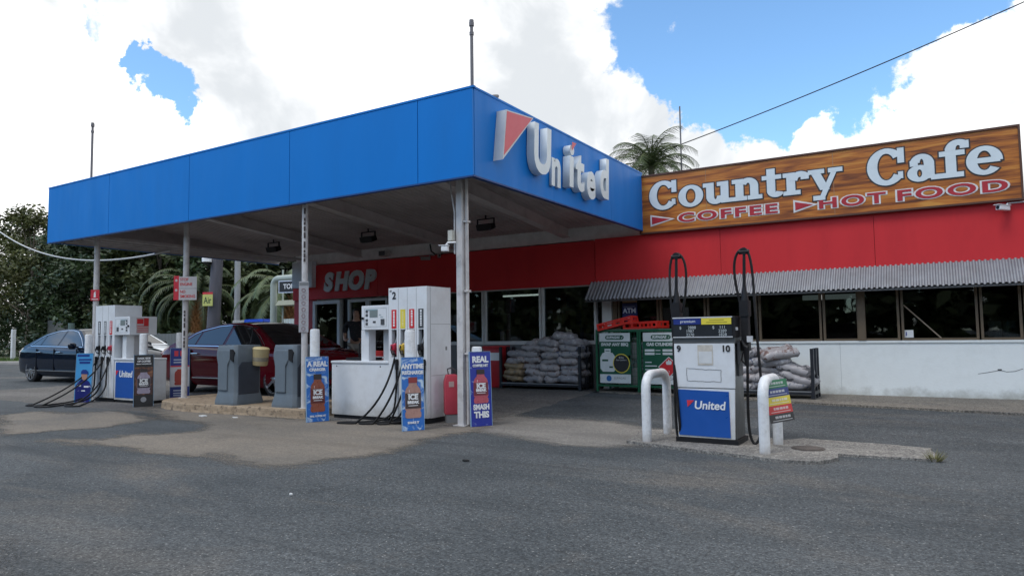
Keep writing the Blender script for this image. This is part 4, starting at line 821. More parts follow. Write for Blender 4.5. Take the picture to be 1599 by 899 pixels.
    mb = MB(); mb.box(X(c0 - .006), X(-.004), -.004, dp + .006, .776, .81); mb.build('cabinet_lid', PW, r, bevel=.01)
    mb = MB(); mb.box(X(c0 + .03), X(-.03), .03, dp - .03, 0, .05); mb.build('cabinet_foot', DARK, r)
    mb = MB()
    for q in (c0 + .1, -.16): mb.disc((X(q), .012, .735), (0, -1, 0), .010, .005, 10)
    mb.build('lid_bolt', DGREY, r)
    if blue_front:
        mb = MB(); mb.box(X(c0 + .05), X(-.06), .005, .011, .09, .735); bp = mb.build('front_panel', PANEL_BLUE, r)
        T('lettering', 'United', .165, CLEAN_WHITE, bp, (X(-.395), .002, .52), bold=.004, shear=.12, sx=.95)
        mb = MB(); mb.prism([(.07, .585), (.165, .585), (.08, .49)] if s < 0 else [(-.9, .6), (-.75, .6), (-.88, .46)], 'y', .001, .004); mb.build('red_mark', SIGN_RED, bp)
        mb = MB(); mb.box(X(-.5) - .008 * s + .0 , X(-.5) - .003 * s, .12, .36, 1.27, 1.555); nb = mb.build('safety_notice', M('notice_pink', (.5, .42, .42), .5), r)
        mb = MB(); xo = X(-.5) - s * .009; mb.box(xo, xo - .0 - s * .001, .13, .25, 1.44, 1.53); mb.box(xo, xo - s * .001, .26, .35, 1.40, 1.545)
        for k in range(4): mb.box(xo, xo - s * .001, .135, .345, 1.29 + k * .035, 1.302 + k * .035)
        mb.build('notice_print', SIGNRED2, nb)
    return r, xc, X
p2, xc, X = island_pump('tall white pump with the digit two and four coloured grade labels', (-6.40, 7.2, 0), 1, [(SIGNRED2, M('nozzle_red', (.5, .02, .05), .4)), (YELLOW, M('nozzle_yellow', (.62, .40, .04), .4)), (SIGNRED2, DARK), (DGREY, DARK)], False)
T('pump_number', '2', .135, INK, p2, (.10, -.003, 1.69), bold=.004); mb = MB(); mb.box(.02, .055, -.003, .0, 1.745, 1.77); mb.build('corner_sticker', MGREY, p2)
for i, c in enumerate(xc):
    g = [(-.50, -.42), (-.15, -.36), (.10, -.28), (.22, -.12)][i]
    q = bez((c, .02, .88), (c + .04, -.13, .55), (c - .05, -.25, .22), (g[0] * .5 + c * .5, g[1], .02), 12) + bez((g[0] * .5 + c * .5, g[1], .02), (g[0], g[1] - .12, -.0), (g[0] - .05, g[1] - .05, .015), (g[0] + .12, g[1] + .03, .02), 8)[1:] + bez((g[0] + .12, g[1] + .03, .02), (c * .8, g[1] + .12, .03), (c + .1, -.12, .02), (c + .06, -.05, .28), 10)[1:] + [Vector((c + .06, -.02, .5)), Vector((c + .06, -.02, .74))]
    hose(p2, [Vector((v.x, v.y, max(v.z, .016))) for v in q])
p1, xc, X = island_pump('tall white pump with blue cabinet panel beside the dark sedan', (-13.14, 7.2, 0), -1, [(DGREY, DARK), (MGREY, DARK), (SIGNRED2, M('nozzle_red'))], True)
for i, c in enumerate(xc):
    x = X(c); g = [(-.75, -1.0), (-.35, -1.05), (.05, -.75)][i]
    q = bez((x, .02, .88), (x - .02, -.10, .5), (g[0] + .15, g[1] + .4, .2), (g[0], g[1], .018), 14) + bez((g[0], g[1], .018), (g[0] - .12, g[1] - .12, .016), (g[0] + .1, g[1] - .2, .016), (g[0] + .3, g[1] - .02, .016), 8)[1:] + bez((g[0] + .3, g[1] - .02, .016), (x + .05, -.5, .016), (x - .02, -.14, .02), (x - .06, -.04, .3), 10)[1:] + [Vector((x - .06, -.02, .74))]
    hose(p1, [Vector((v.x, v.y, max(v.z, .016))) for v in q])
mb = MB((-7.0, 7.4, .81)); mb.box(-7.30, -6.84, 7.3, 7.55, .812, .85); mb.tube([(-7.15, 7.42, .85), (-7.15, 7.42, 1.05), (-6.9, 7.42, 1.05), (-6.9, 7.42, .85)], .012, 8)
tag(mb.build('squeegee_tub', DARK, loc=(-7.0, 7.4, .81)), 'black squeegee tub with wire handle on the white pump cabinet', 'tub')
mb = MB((-6.95, 7.62, .81)); mb.box(-7.14, -6.80, 7.58, 7.69, .812, .94); mb.box(-7.14, -6.80, 7.578, 7.58, .83, .86, 1); tag(mb.build('red_box', [M('box_red', (.5, .025, .02), .45), CLEAN_WHITE], bevel=.0, loc=(-6.95, 7.62, .81)), 'red box with a white stripe behind the black tub', 'box')

# old two sided pump on its own island
r9 = thing('fuel_pump', 'older pump with blue lower panel and two tall hose masts', 'fuel pump', (-2.07, 7.27, .03)); O9 = (-2.07, 7.27, .03)
mb = MB(O9); mb.box(-2.38, -1.75, 7.06, 7.48, .03, .075); mb.build('plinth', DARK, r9)
SIDE9 = M('pump_side_steel', (.15, .155, .155), .35, metal=.5, var=.15, scale=3, dirt=(.06, .06, .055), dirt_amt=.6, dirt_scale=4)
mb = MB(O9); mb.box(-2.36, -1.775, 7.10, 7.46, .075, 1.03); mb.build('body', SIDE9, r9, bevel=.006)
mb = MB(O9); mb.prism([(-2.355, .08), (-1.785, .08), (-1.772, .575), (-2.368, .575)], 'y', 7.075, 7.099); mb.build('lower_door', PW, r9)
mb = MB(O9); mb.prism([(-2.345, .10), (-1.825, .095), (-1.83, .55), (-2.345, .562)], 'y', 7.068, 7.074); bp = mb.build('blue_panel', PANEL_BLUE, r9)
T('lettering', 'United', .115, CLEAN_WHITE, bp, (.045, -.206, .375), bold=.0025, shear=.12); mb = MB(O9); mb.prism([(-2.255, .455), (-2.18, .455), (-2.25, .385)], 'y', 7.064, 7.067); mb.build('red_mark', SIGN_RED, bp)
mb = MB(O9); mb.prism([(-2.372, .585), (-1.768, .585), (-1.762, 1.03), (-2.375, 1.03)], 'y', 7.07, 7.098); up = mb.build('upper_door', PW, r9)
T('pump_number', '9', .088, INK, up, (-.255, -.2045, .945), bold=.003); T('pump_number', '10', .088, INK, up, (.225, -.2045, .945), bold=.003)
mb = MB(O9); mb.box(-2.13, -1.975, 7.0665, 7.069, .81, 1.015); mb.box(-2.12, -1.985, 7.065, 7.0665, .83, .95, 1); mb.build('worn_sticker', [M('sticker_beige', (.52, .48, .42), .6, var=.2, scale=20), M('sticker_pale', (.62, .63, .63), .6)], up)
mb = MB(O9); rg = random.Random(2); loop = []
for a, b in (((-2.25, .65), (-1.90, .645)), ((-1.90, .645), (-1.90, .76)), ((-1.90, .76), (-2.25, .775)), ((-2.25, .775), (-2.25, .65))):
    for k in range(9): loop.append((a[0] + (b[0] - a[0]) * k / 9 + rg.uniform(-.003, .003), 7.0685, a[1] + (b[1] - a[1]) * k / 9 + rg.uniform(-.004, .004)))
mb.tube(loop + loop[:1], .0022, 5); mb.build('glue_outline', DGREY, up)
mb = MB(O9); mb.box(-2.385, -1.755, 7.085, 7.47, 1.032, 1.09); mb.build('neck', SIDE9, r9)
mb = MB(O9); mb.box(-2.40, -1.75, 7.07, 7.49, 1.09, 1.30); hd = mb.build('head', DARK, r9, bevel=.006)
mb = MB(O9); mb.box(-2.375, -1.775, 7.064, 7.069, 1.098, 1.285); mb.build('display_glass', M('display_dark', (.028, .032, .038), .12), hd)
mb = MB(O9); mb.box(-2.38, -1.77, 7.058, 7.066, 1.288, 1.30); mb.box(-2.38, -1.77, 7.058, 7.066, 1.09, 1.10); mb.build('trim', M('trim_pale', (.55, .56, .58), .4), hd)
mb = MB(O9); mb.box(-2.37, -2.085, 7.060, 7.0635, 1.225, 1.283); mb.build('blue_strip', M('strip_blue', (.012, .03, .19), .4), hd); mb = MB(O9); mb.box(-2.08, -1.78, 7.059, 7.0635, 1.222, 1.286); ye = mb.build('yellow_strip', YELLOW, hd)
mb = MB(O9)
for a, b, z in ((-2.0, -1.85, 1.262), (-2.03, -1.82, 1.240)): mb.box(a, b, 7.0575, 7.0588, z, z + .008)
mb.build('fine_print', M('print_olive', (.35, .3, .03), .5), ye); T('lettering', 'premium', .04, CLEAN_WHITE, hd, (-.15, -.2105, 1.226), sx=1.1)
for s_, x, z in (('$', -2.30, 1.19), ('2888', -2.18, 1.192), ('1987', -2.20, 1.155), ('2270', -2.20, 1.118), ('$', -1.96, 1.19), ('111', -1.87, 1.192), ('2289', -1.87, 1.155), ('1828', -1.87, 1.118)): T('digits', s_, .042, M('digit_pale', (.5, .54, .55), .5), hd, (x + 2.07, -.2075, z - .03))
for x, lab in ((-2.40, 'left'), (-1.69, 'right')):
    y = 7.27; mb = MB(O9); mb.box(x - .035, x + .035, y - .05, y + .05, .95, 1.30); mb.box(x - .045, x + .045, y - .06, y + .06, 1.30, 1.46); mb.tube([(x, y, 1.46), (x, y, 1.60)], [.04, .018], 10); mb.tube([(x, y, 1.60), (x + .01, y, 1.93)], [.017, .015], 10); mb.build('hose_mast', DARK, r9, smooth=True)
    mb = MB(O9); mb.tube([(x + .01, y - .02, 1.965), (x + .01, y + .02, 1.965)], .035, 14); mb.tube([(x - .04, y, 1.955), (x + .06, y, 1.955)], .024, 10); mb.build('pulley', DARK, r9, smooth=True)
    if lab == 'left': pth = bez((x + .01, y, 1.99), (x - .09, y, 1.99), (x - .075, y - .02, 1.6), (x - .03, y - .04, 1.25), 12) + bez((x - .03, y - .04, 1.25), (x - .02, y - .08, .8), (x - .02, y - .1, .4), (x - .01, y - .1, .2), 8)[1:] + bez((x - .01, y - .1, .2), (x, y - .12, -.0), (x + .06, y - .16, -.0), (x + .065, y - .215, .22), 10)[1:] + bez((x + .065, y - .215, .22), (x + .05, y - .225, .5), (x + .03, y - .22, .75), (x, y - .15, 1.0), 8)[1:]; p2_ = bez((x + .01, y, 1.99), (x + .12, y, 1.98), (x + .15, y, 1.75), (x + .06, y, 1.35), 12)
    else: pth = bez((x + .01, y, 1.99), (x + .10, y, 1.97), (x + .09, y - .01, 1.6), (x + .11, y - .03, 1.2), 12) + bez((x + .11, y - .03, 1.2), (x + .13, y - .04, .8), (x + .16, y - .05, .5), (x + .14, y - .06, .25), 8)[1:] + bez((x + .14, y - .06, .25), (x + .12, y - .08, -.02), (x + .02, y - .09, -.04), (x + .01, y - .06, .25), 10)[1:] + bez((x + .01, y - .06, .25), (x - .0, y - .05, .5), (x + .02, y - .05, .7), (x + .015, y - .05, .9), 8)[1:]; p2_ = bez((x + .01, y, 1.99), (x - .11, y, 1.98), (x - .13, y, 1.75), (x - .03, y, 1.38), 12)
    for p in (pth, p2_): mb = MB(O9); mb.tube(p, .0135, 8); mb.build('hose', RUBBER, r9, smooth=True)
mb = MB(O9); mb.box(-1.752, -1.73, 7.15, 7.4, .82, 1.05); mb.box(-1.774, -1.752, 7.2, 7.36, .7, 1.02); mb.build('nozzle_holster', DGREY, r9)
mb = MB(O9); mb.tube([(-1.72, 7.2, 1.06), (-1.69, 7.19, 1.0), (-1.66, 7.19, .98)], [.012, .022, .03], 10); mb.tube([(-1.67, 7.19, .99), (-1.675, 7.2, .88), (-1.675, 7.21, .80)], [.03, .024, .018], 10); mb.tube([(-1.70, 7.18, .95), (-1.72, 7.18, .86), (-1.69, 7.19, .82)], .008, 6); mb.build('nozzle', DARK, r9, smooth=True)
mb = MB(O9); mb.box(-1.752, -1.735, 7.1, 7.14, 1.16, 1.19); mb.box(-1.66, -1.61, 7.17, 7.22, .98 + .06, 1.10); mb.build('clip', M('trim_pale'), r9)

# hoops
HW = M('hoop_white', (.74, .75, .76), .4, var=.05, dirt=(.25, .24, .22), dirt_amt=.45, dirt_scale=16)
stain_low(HW, .0, .16, (.20, .16, .12), .7)
def hoop(x, y0, y1, h, label):
    r = thing('hoop_bollard', label, 'bollard', (x, (y0 + y1) / 2, .028), 0, 'white steel hoops guarding the old pump'); d = (y1 - y0) / 2; q = .15
    pts = [(0, -d, 0), (0, -d, h * .5), (0, -d, h - q)] + [(0, -d + q - q * cos(R(a)), h - q + q * sin(R(a))) for a in range(10, 91, 10)] + [(0, d - q + q * sin(R(a)), h - q + q * cos(R(a))) for a in range(0, 91, 10)] + [(0, d, h * .5), (0, d, 0)]
    mb = MB(); mb.tube(pts, .048, 14); mb.build('bent_pipe', HW, r, smooth=True)
hoop(-2.64, 6.92, 7.56, .68, 'white bent pipe hoop left of the old pump'); hoop(-1.43, 6.72, 7.33, .66, 'white bent pipe hoop right of the old pump, carrying the striped board')
# striped price board hung on the right hoop
pb = thing('striped_board', 'board of green, blue, yellow, red and black stripes hung on the right hoop', 'sign', (-1.30, 6.93, .30), R(60)); pb.rotation_euler = (R(-10), R(-3), R(60))
for i, (nm, c) in enumerate((('black_band', (.02, .02, .022)), ('red_band', (.5, .03, .03)), ('yellow_band', (.62, .5, .05)), ('blue_band', (.02, .04, .17)), ('green_band', (.02, .16, .07)))):
    mb = MB(); mb.box(-.16, .16, 0, .004, .0785 * i, .0785 * (i + 1)); bd = mb.build('stripe', M(nm, c, .5, var=.15), pb)
    mb = MB(); rg = random.Random(i); u = -.09
    while u < .09: w = rg.uniform(.02, .045); mb.box(u, u + w, -.002, -.0005, .0785 * i + .036, .0785 * i + .058); u += w + .008
    mb.box(-.13, .13, -.002, -.0005, .0785 * i + .014, .0785 * i + .020); mb.build('print', M(nm + '_print', tuple(min(1, .35 * q + .4) for q in c), .5), bd)

# bollards and leaning posters
def bollard(x, y, h, label):
    mb = MB(); mb.lathe([(.066, 0), (.066, h - .03), (.062, h - .008), (.05, h), (.0, h + .002)], 18); o = mb.build('bollard', HW, smooth=True); o.location = (x, y, gnd(y)); tag(o, label, 'bollard', 'white pipe bollards')
bollard(-7.387, 6.797, 1.26, 'white pipe bollard behind the blue poster beside the low white cabinet'); bollard(-5.607, 6.697, 1.22, 'white pipe bollard in front of the four grade labels'); bollard(-5.086, 7.394, 1.0, 'short white capped bollard right of the corner pole')
bollard(-13.710, 7.037, 1.26, 'white pipe bollard at the far left behind the racing poster'); bollard(-11.815, 6.981, 1.25, 'white pipe bollard behind the black bottle poster'); bollard(-12.515, 8.111, 1.27, 'white pipe bollard behind the red and blue poster by the red car')
def splash_mat(name, c0, c1, lo=.52, hi=.6, sc=6):
    if name in MATS: return MATS[name]
    m = bpy.data.materials.new(name); m.use_nodes = True; t = m.node_tree; b = t.nodes['Principled BSDF']; b.inputs['Roughness'].default_value = .35
    g = t.nodes.new('ShaderNodeTexCoord'); n = t.nodes.new('ShaderNodeTexNoise'); n.inputs['Scale'].default_value = sc; n.inputs['Detail'].default_value = 5; n.inputs['Distortion'].default_value = 1.6; t.links.new(g.outputs['Object'], n.inputs['Vector'])
    r = t.nodes.new('ShaderNodeMapRange'); t.links.new(n.outputs['Fac'], r.inputs[0]); r.inputs[1].default_value = lo; r.inputs[2].default_value = hi
    mx = t.nodes.new('ShaderNodeMix'); mx.data_type = 'RGBA'; mx.inputs['A'].default_value = (*c0, 1); mx.inputs['B'].default_value = (*c1, 1); t.links.new(r.outputs[0], mx.inputs['Factor']); t.links.new(mx.outputs['Result'], b.inputs['Base Color']); MATS[name] = m; return m
SPL = splash_mat('poster_splash', (.018, .15, .52), (.55, .68, .78), .52, .66, 7); SPL2 = splash_mat('poster_ultramarine', (.015, .03, .30), (.4, .5, .7), .6, .72, 8)
def bottle_pts(w, h):
    return [(-.34 * w, 0), (.34 * w, 0), (.42 * w, .03 * h), (.42 * w, .13 * h), (.36 * w, .17 * h), (.42 * w, .21 * h), (.42 * w, .60 * h), (.37 * w, .70 * h), (.22 * w, .79 * h), (.22 * w, .84 * h), (-.22 * w, .84 * h), (-.22 * w, .79 * h), (-.37 * w, .70 * h), (-.42 * w, .60 * h), (-.42 * w, .21 * h), (-.36 * w, .17 * h), (-.42 * w, .13 * h), (-.42 * w, .03 * h)]
def poster(label, loc, rz, w, h, m, top, bottom, bot_col, cap_col, lab_col, tilt=2.5, bz=.18, bh=.46, glow=None):
    r = thing('poster_board', label, 'poster', loc, 0, 'advertising boards leaning on the bollards'); r.rotation_euler = (R(-tilt), 0, rz)
    mb = MB(); mb.box(-w / 2, w / 2, 0, .018, 0, h); mb.build('board', m, r)
    mb = MB(); mb.box(-w / 2 - .004, -w / 2, -.004, .02, 0, h); mb.box(w / 2, w / 2 + .004, -.004, .02, 0, h); mb.box(-w / 2, w / 2, -.004, .02, h, h + .004); mb.build('edge_strip', M('poster_edge', (.25, .4, .55), .5), r)
    if glow:
        mb = MB(); mb.box(-w * .46, w * .46, -.002, -.0005, bz - .02, bz + bh + .02); mb.build('inner_panel', glow, r)
    if bot_col:
        mb = MB(); mb.prism([(x, z + bz) for x, z in bottle_pts(.24, bh)], 'y', -.006, -.0025); bo = mb.build('bottle_picture', bot_col, r)
        mb = MB(); mb.box(-.055, .055, -.008, -.0025, bz + bh * .845, bz + bh * .98); mb.build('cap', cap_col, bo)
        mb = MB(); mb.box(-.098, .098, -.0085, -.006, bz + bh * .23, bz + bh * .60); mb.build('bottle_label', lab_col, bo)
        T('brand_word', 'ICE', .085, CLEAN_WHITE, bo, (0, -.010, bz + bh * .50), bold=.004); T('brand_word', 'BREAK', .045, CLEAN_WHITE, bo, (0, -.010, bz + bh * .375), bold=.003, sx=1.05)
        mb = MB(); mb.box(-.06, .06, -.0098, -.0087, bz + bh * .29, bz + bh * .305); mb.box(-.07, .07, -.0098, -.0087, bz + bh * .575, bz + bh * .585); mb.box(-.05, -.045, -.0068, -.006, bz + bh * .62, bz + bh * .68); mb.build('small_print', CLEAN_WHITE, bo)
    for s_, z, sz_, sx in top + bottom: T('headline', s_, sz_, CLEAN_WHITE, r, (0, -.0045, z), bold=sz_ * .05, sx=sx)
    return r
CHOC = M('bottle_brown', (.28, .075, .04), .3, var=.15, scale=14); PINKB = M('bottle_mocha', (.40, .22, .18), .3, var=.15, scale=14); STRAW = M('bottle_strawberry', (.45, .09, .12), .3, var=.15, scale=14); CAPD = M('cap_dark', (.03, .02, .02), .4)
poster('blue bottle poster with brown bottle and dark cap, nearest the low white cabinet', (-7.27, 6.75, .006), R(68), .31, .875, SPL, [('A REAL', .775, .095, .92), ('CHARGER', .70, .052, .95)], [('REAL COFFEE HIT', .075, .03, .95)], CHOC, CAPD, M('label_maroon', (.12, .02, .015), .4), bz=.13, bh=.52)
poster('blue bottle poster with a red capped bottle, below the four grade labels', (-5.50, 6.63, .006), R(58), .275, .88, SPL, [('ANYTIME', .77, .078, .86), ('RECHARGE', .695, .058, .92)], [('SHAKE IT', .095, .035, 1.0)], PINKB, M('cap_red', (.25, .03, .03), .4), M('label_cocoa', (.05, .03, .03), .4), bz=.15, bh=.50)
poster('deep blue poster with a pink bottle and two lines of capitals below it', (-4.975, 7.33, .006), R(60), .29, .93, SPL2, [('REAL', .83, .105, .95), ('COFFEE HIT', .755, .042, .95)], [('SMASH', .235, .09, .80), ('THIS', .14, .105, .95)], STRAW, CAPD, M('label_plum', (.16, .025, .04), .4), bz=.285, bh=.43)
sunset = splash_mat('poster_sunset', (.05, .012, .01), (.35, .13, .05), .45, .62, 4)
pd = poster('black poster with a pale bottle on a dark sunset ground', (-11.70, 6.93, .006), R(66), .30, .88, M('poster_black', (.012, .010, .011), .4, var=.2), [('DARK SIDE', .82, .04, 1.0), ('OF COFFEE', .77, .04, 1.0)], [('BREAK THE MUNDANE', .725, .022, 1.0)], M('bottle_lilac', (.33, .28, .36), .3, var=.1), CAPD, M('label_ink', (.03, .02, .03), .4), bz=.22, bh=.43, glow=sunset)
mb = MB(); mb.prism(arc(0, .12, .045, 0, 330, 12), 'y', -.004, -.001); mb.build('bean_picture', M('bean_grey', (.3, .3, .31), .4), pd)
# racing poster: a plain painted driver figure
rp_ = poster('light blue poster of a driver in a cap, farthest left', (-13.66, 6.92, .006), R(23), .34, .90, M('poster_sky', (.06, .30, .60), .4, var=.12, scale=4), [], [], None, None, None)
mb = MB(); mb.box(-.15, .1, -.003, -.0005, .84, .88); mb.box(-.12, .14, -.003, -.0005, .77, .80); mb.box(-.1, .12, -.003, -.0005, .71, .75); mb.build('headline_bar', M('navy_print', (.012, .04, .22), .4), rp_)
mb = MB(); mb.prism([(-.15, 0), (.15, 0), (.165, .30), (.12, .38), (.05, .42), (-.03, .42), (-.12, .37), (-.16, .28)], 'y', -.004, -.001); fg = mb.build('driver_jacket', splash_mat('racing_suit', (.015, .02, .16), (.5, .5, .6), .62, .66, 9), rp_)
mb = MB(); mb.prism([(.015 + .062 * cos(R(a)), .49 + .085 * sin(R(a))) for a in range(0, 360, 24)], 'y', -.0055, -.002); mb.build('driver_face', M('painted_skin', (.42, .22, .15), .5), rp_)
mb = MB(); mb.prism([(-.055, .52), (.10, .515), (.09, .565), (.045, .60), (-.02, .60), (-.05, .57)], 'y', -.008, -.0056); mb.build('driver_cap', M('navy_print'), rp_)
mb = MB(); mb.box(-.12, -.04, -.0052, -.004, .29, .315); mb.box(.02, .12, -.0052, -.004, .27, .30); mb.box(-.03, .05, -.0052, -.004, .20, .22); mb.build('jacket_patch', CLEAN_WHITE, rp_)
rb = poster('blue, white and red poster partly behind the second canopy pole', (-12.40, 8.05, .006), R(62), .33, .97, M('poster_white', (.6, .6, .62), .4), [], [], None, None, None)
mb = MB(); mb.box(-.165, .165, -.003, -.0005, .62, .97); mb.box(-.165, .165, -.003, -.0005, 0, .24); mb.build('blue_block', M('poster_navy', (.015, .035, .22), .4), rb); mb = MB(); mb.prism([(x * .9, z + .27) for x, z in bottle_pts(.24, .36)], 'y', -.004, -.0006); mb.build('bottle_picture', M('bottle_red', (.40, .05, .03), .35), rb)
mb = MB(); mb.box(-.1, -.03, -.0045, -.003, .82, .92); mb.box(.0, .06, -.0045, -.003, .82, .92); mb.box(-.165, .165, -.0046, -.0031, .615, .64); mb.build('red_print', SIGN_RED, rb)
mb = MB(); [mb.box(-.11, .11, -.0045, -.003, z, z + .02) for z in (.07, .11, .16, .69, .74)]; mb.build('white_print', M('print_pale', (.5, .55, .65), .4), rb)
# ------------------------------------------------------------------ forecourt bins
BIN = M('bin_grey', (.135, .165, .19), .6, var=.1, scale=3, dirt=(.06, .07, .08), dirt_amt=.45, dirt_scale=2.2, bump=.15, bscale=60)
BIND = M('bin_dark', (.045, .055, .072), .65, var=.15, scale=5, bump=.2, bscale=50)
def bin_(loc, label):
    r = thing('litter_bin', label, 'bin', loc, 0, 'grey moulded bins on the kerbed island'); w, d = .25, .26
    mb = MB(); prof = [(1.06, 0), (1.06, .05), (.96, .17), (.94, .2), (.94, .60), (.97, .66), (1.0, .72), (1.0, .78), (.97, .86), (.93, .915)]
    vs = []; fs = []
    for k, (s, z) in enumerate(prof):
        c = .045; a, b = w * s, d * s; vs += [(-a + c, -b, z), (a - c, -b, z), (a, -b + c, z), (a, b - c, z), (a - c, b, z), (-a + c, b, z), (-a, b - c, z), (-a, -b + c, z)]
    for k in range(len(prof) - 1): fs += [(k * 8 + i, k * 8 + (i + 1) % 8, k * 8 + 8 + (i + 1) % 8, k * 8 + 8 + i) for i in range(8)]
    fs += [tuple(range(8))[::-1], tuple(range(len(prof) * 8 - 8, len(prof) * 8))]; mb.add(vs, fs); mb.build('body', BIN, r, bevel=.006, smooth=True)
    mb = MB(); mb.prism([(-.20, .16), (.18, .16), (.18, .58), (.12, .655), (-.14, .655), (-.20, .58)], 'x', w * .93, w * .99); mb.build('side_panel', BIND, r, bevel=.012)
    mb = MB(); mb.prism([(-.17, .22), (.05, .22), (.05, .60), (.12, .70), (.12, .84), (-.17, .84)], 'y', -d * 1.02, -d * .93); mb.build('front_panel', BIN, r, bevel=.012)
    mb = MB(); mb.prism([(.125, .70), (.20, .66), (.22, .80), (.19, .85), (.125, .85)], 'y', -d * 1.035, -d * .9); mb.build('slot', M('slot_black', (.006, .006, .007), .8), r); return r
b1 = bin_((-9.46, 7.15, .128), 'grey moulded bin with the cream bucket hung on it'); b2 = dup(b1, (-8.25, 7.24, .128), 0, 'grey moulded bin next to the rust streaked pole')
bk = thing('bucket', 'cream squeegee bucket hanging on the side of the left grey bin', 'bucket', (-9.16, 7.30, .72)); bk.rotation_euler = (0, R(6), 0)
CRM = M('cream_plastic', (.55, .45, .24), .5, var=.08, dirt=(.3, .24, .13), dirt_amt=.4)
mb = MB(); mb.lathe([(.105, 0), (.115, .02), (.125, .24), (.132, .26), (.11, .28), (.06, .29)], 22); mb.build('shell', CRM, bk, smooth=True); mb = MB(); mb.lathe([(.1195, .07), (.1225, .13)], 22); mb.build('label_band', M('band_grey', (.28, .25, .19), .5), bk, smooth=True)
mb = MB(); mb.box(-.14, -.10, -.03, .03, .1, .27); mb.build('hook', DGREY, bk)
mb = MB((-9.33, 7.25, 1.0)); mb.tube([(-9.36, 7.25, .95), (-9.30, 7.28, 1.30)], .009, 6); mb.box(-9.34, -9.26, 7.2, 7.34, 1.29, 1.315); tag(mb.build('squeegee', DARK, loc=(-9.33, 7.25, 1.0)), 'dark squeegee handle sticking up out of the left bin', 'squeegee')

# extinguisher case, red drum
fe = thing('extinguisher_case', 'red soft extinguisher case on a grey stand beside the corner pole', 'extinguisher case', (-5.575, 7.50, .002), R(48)); fe.scale = (.76, .76, .90)
mb = MB(); mb.prism([(-.12, .12), (.12, .12), (.125, .60), (.09, .70), (-.09, .70), (-.125, .60)], 'y', -.09, .09); mb.build('case', M('case_red', (.50, .05, .08), .5, var=.1, scale=5), fe, bevel=.02, smooth=True)
mb = MB(); mb.box(-.06, .03, -.097, -.09, .52, .60); mb.build('window', M('case_window', (.5, .35, .33), .4), fe); mb = MB(); mb.box(-.1, .1, -.08, .08, 0, .115); mb.build('stand', MGREY, fe)
mb = MB(); mb.tube([(-.05, 0, .70), (-.07, -.02, .78), (.0, -.04, .80), (.06, -.02, .76), (.08, 0, .69)], .012, 6); mb.build('handle', DGREY, fe)
rd = thing('red_drum', 'red sand drum with a white notice left of the stacked bags', 'drum', (-8.02, 12.38, gnd(12.3) + .004))
mb = MB(); mb.box(-.21, .21, -.19, .2, 0, .82); mb.build('body', M('drum_red', (.42, .012, .018), .45, var=.1), rd, bevel=.03, smooth=True); mb = MB(); mb.box(-.22, .22, -.2, .21, .80, .86); mb.build('lid', M('drum_red'), rd, bevel=.015); mb = MB(); mb.box(-.02, .20, -.197, -.191, .56, .72); mb.build('notice', CLEAN_WHITE, rd)

# ------------------------------------------------------------------ bags in racks
def bag_mesh(seed, a, b, c, mt, mark=None):
    rg = random.Random(seed); bm = bmesh.new(); nu, nv = 22, 15; grid = {}
    for sgn in (1, -1):
        for i in range(nu + 1):
            for j in range(nv + 1):
                u, v = i / nu * 2 - 1, j / nv * 2 - 1
                edge = i in (0, nu) or j in (0, nv)
                if edge and sgn < 0: grid[(sgn, i, j)] = grid[(1, i, j)]; continue
                k = (max(0, 1 - abs(u) ** 5) * max(0, 1 - abs(v) ** 5)) ** .34
                w = noise.noise(Vector((u * 2.2 + seed * 9, v * 2.2, sgn * 3))) * .55 - abs(noise.noise(Vector((u * 3.6 + seed * 5, v * 3.6, sgn * 2)))) * .6 + .15
                x = a * u * (1 - .06 * abs(v) ** 3 + .04 * noise.noise(Vector((v * 3, seed, 1)))); y = b * v * (1 - .07 * abs(u) ** 3 + .05 * noise.noise(Vector((u * 3, seed, 7))))
                z = c * (sgn * k * (1 + w) + .36 * noise.noise(Vector((u * 1.6, v * 1.6, seed + 2))))
                if abs(u) > .8: z += c * .25 * noise.noise(Vector((v * 4, seed * 3, 5))) 
                grid[(sgn, i, j)] = bm.verts.new((x, y, z))
    for sgn in (1, -1):
        for i in range(nu):
            for j in range(nv):
                q = [grid[(sgn, i, j)], grid[(sgn, i + 1, j)], grid[(sgn, i + 1, j + 1)], grid[(sgn, i, j + 1)]]
                bm.faces.new(q if sgn > 0 else q[::-1])
    me = bpy.data.meshes.new('bag'); bm.to_mesh(me); bm.free(); me.materials.append(mt)
    for p in me.polygons: p.use_smooth = True
    return me
BAGM = [splash_mat('bag_print_%d' % i, c0, c1, .56, .60, 7 + i) for i, (c0, c1) in enumerate((((.31, .295, .305), (.09, .09, .10)), ((.34, .32, .325), (.17, .11, .10)), ((.27, .26, .275), (.42, .42, .43)), ((.32, .305, .31), (.10, .12, .18))))]
for m in BAGM: m.node_tree.nodes['Principled BSDF'].inputs['Roughness'].default_value = .42
KR = splash_mat('kraft_bag', (.30, .22, .13), (.20, .15, .10), .5, .6, 5)
BAGS = [bag_mesh(i, .240, .26, .072, BAGM[i % 4]) for i in range(8)]; KBAGS = [bag_mesh(30 + i, .25, .27, .07, KR) for i in range(3)]; BIGS = [bag_mesh(50 + i, .30, .27, .078, BAGM[i % 4]) for i in range(5)]
ORD = ['lowest', 'second from the bottom', 'third from the bottom', 'fourth from the bottom', 'fifth from the bottom', 'sixth from the bottom', 'seventh from the bottom', 'topmost']
rg = random.Random(9)
def put_bag(me, x, y, z, rot, label, grp):
    o = bpy.data.objects.new('bag', me); COL.objects.link(o); o.location = (x, y, z); o.rotation_euler = rot; tag(o, label, 'bag', grp)
gz = gnd(12.4) + .13
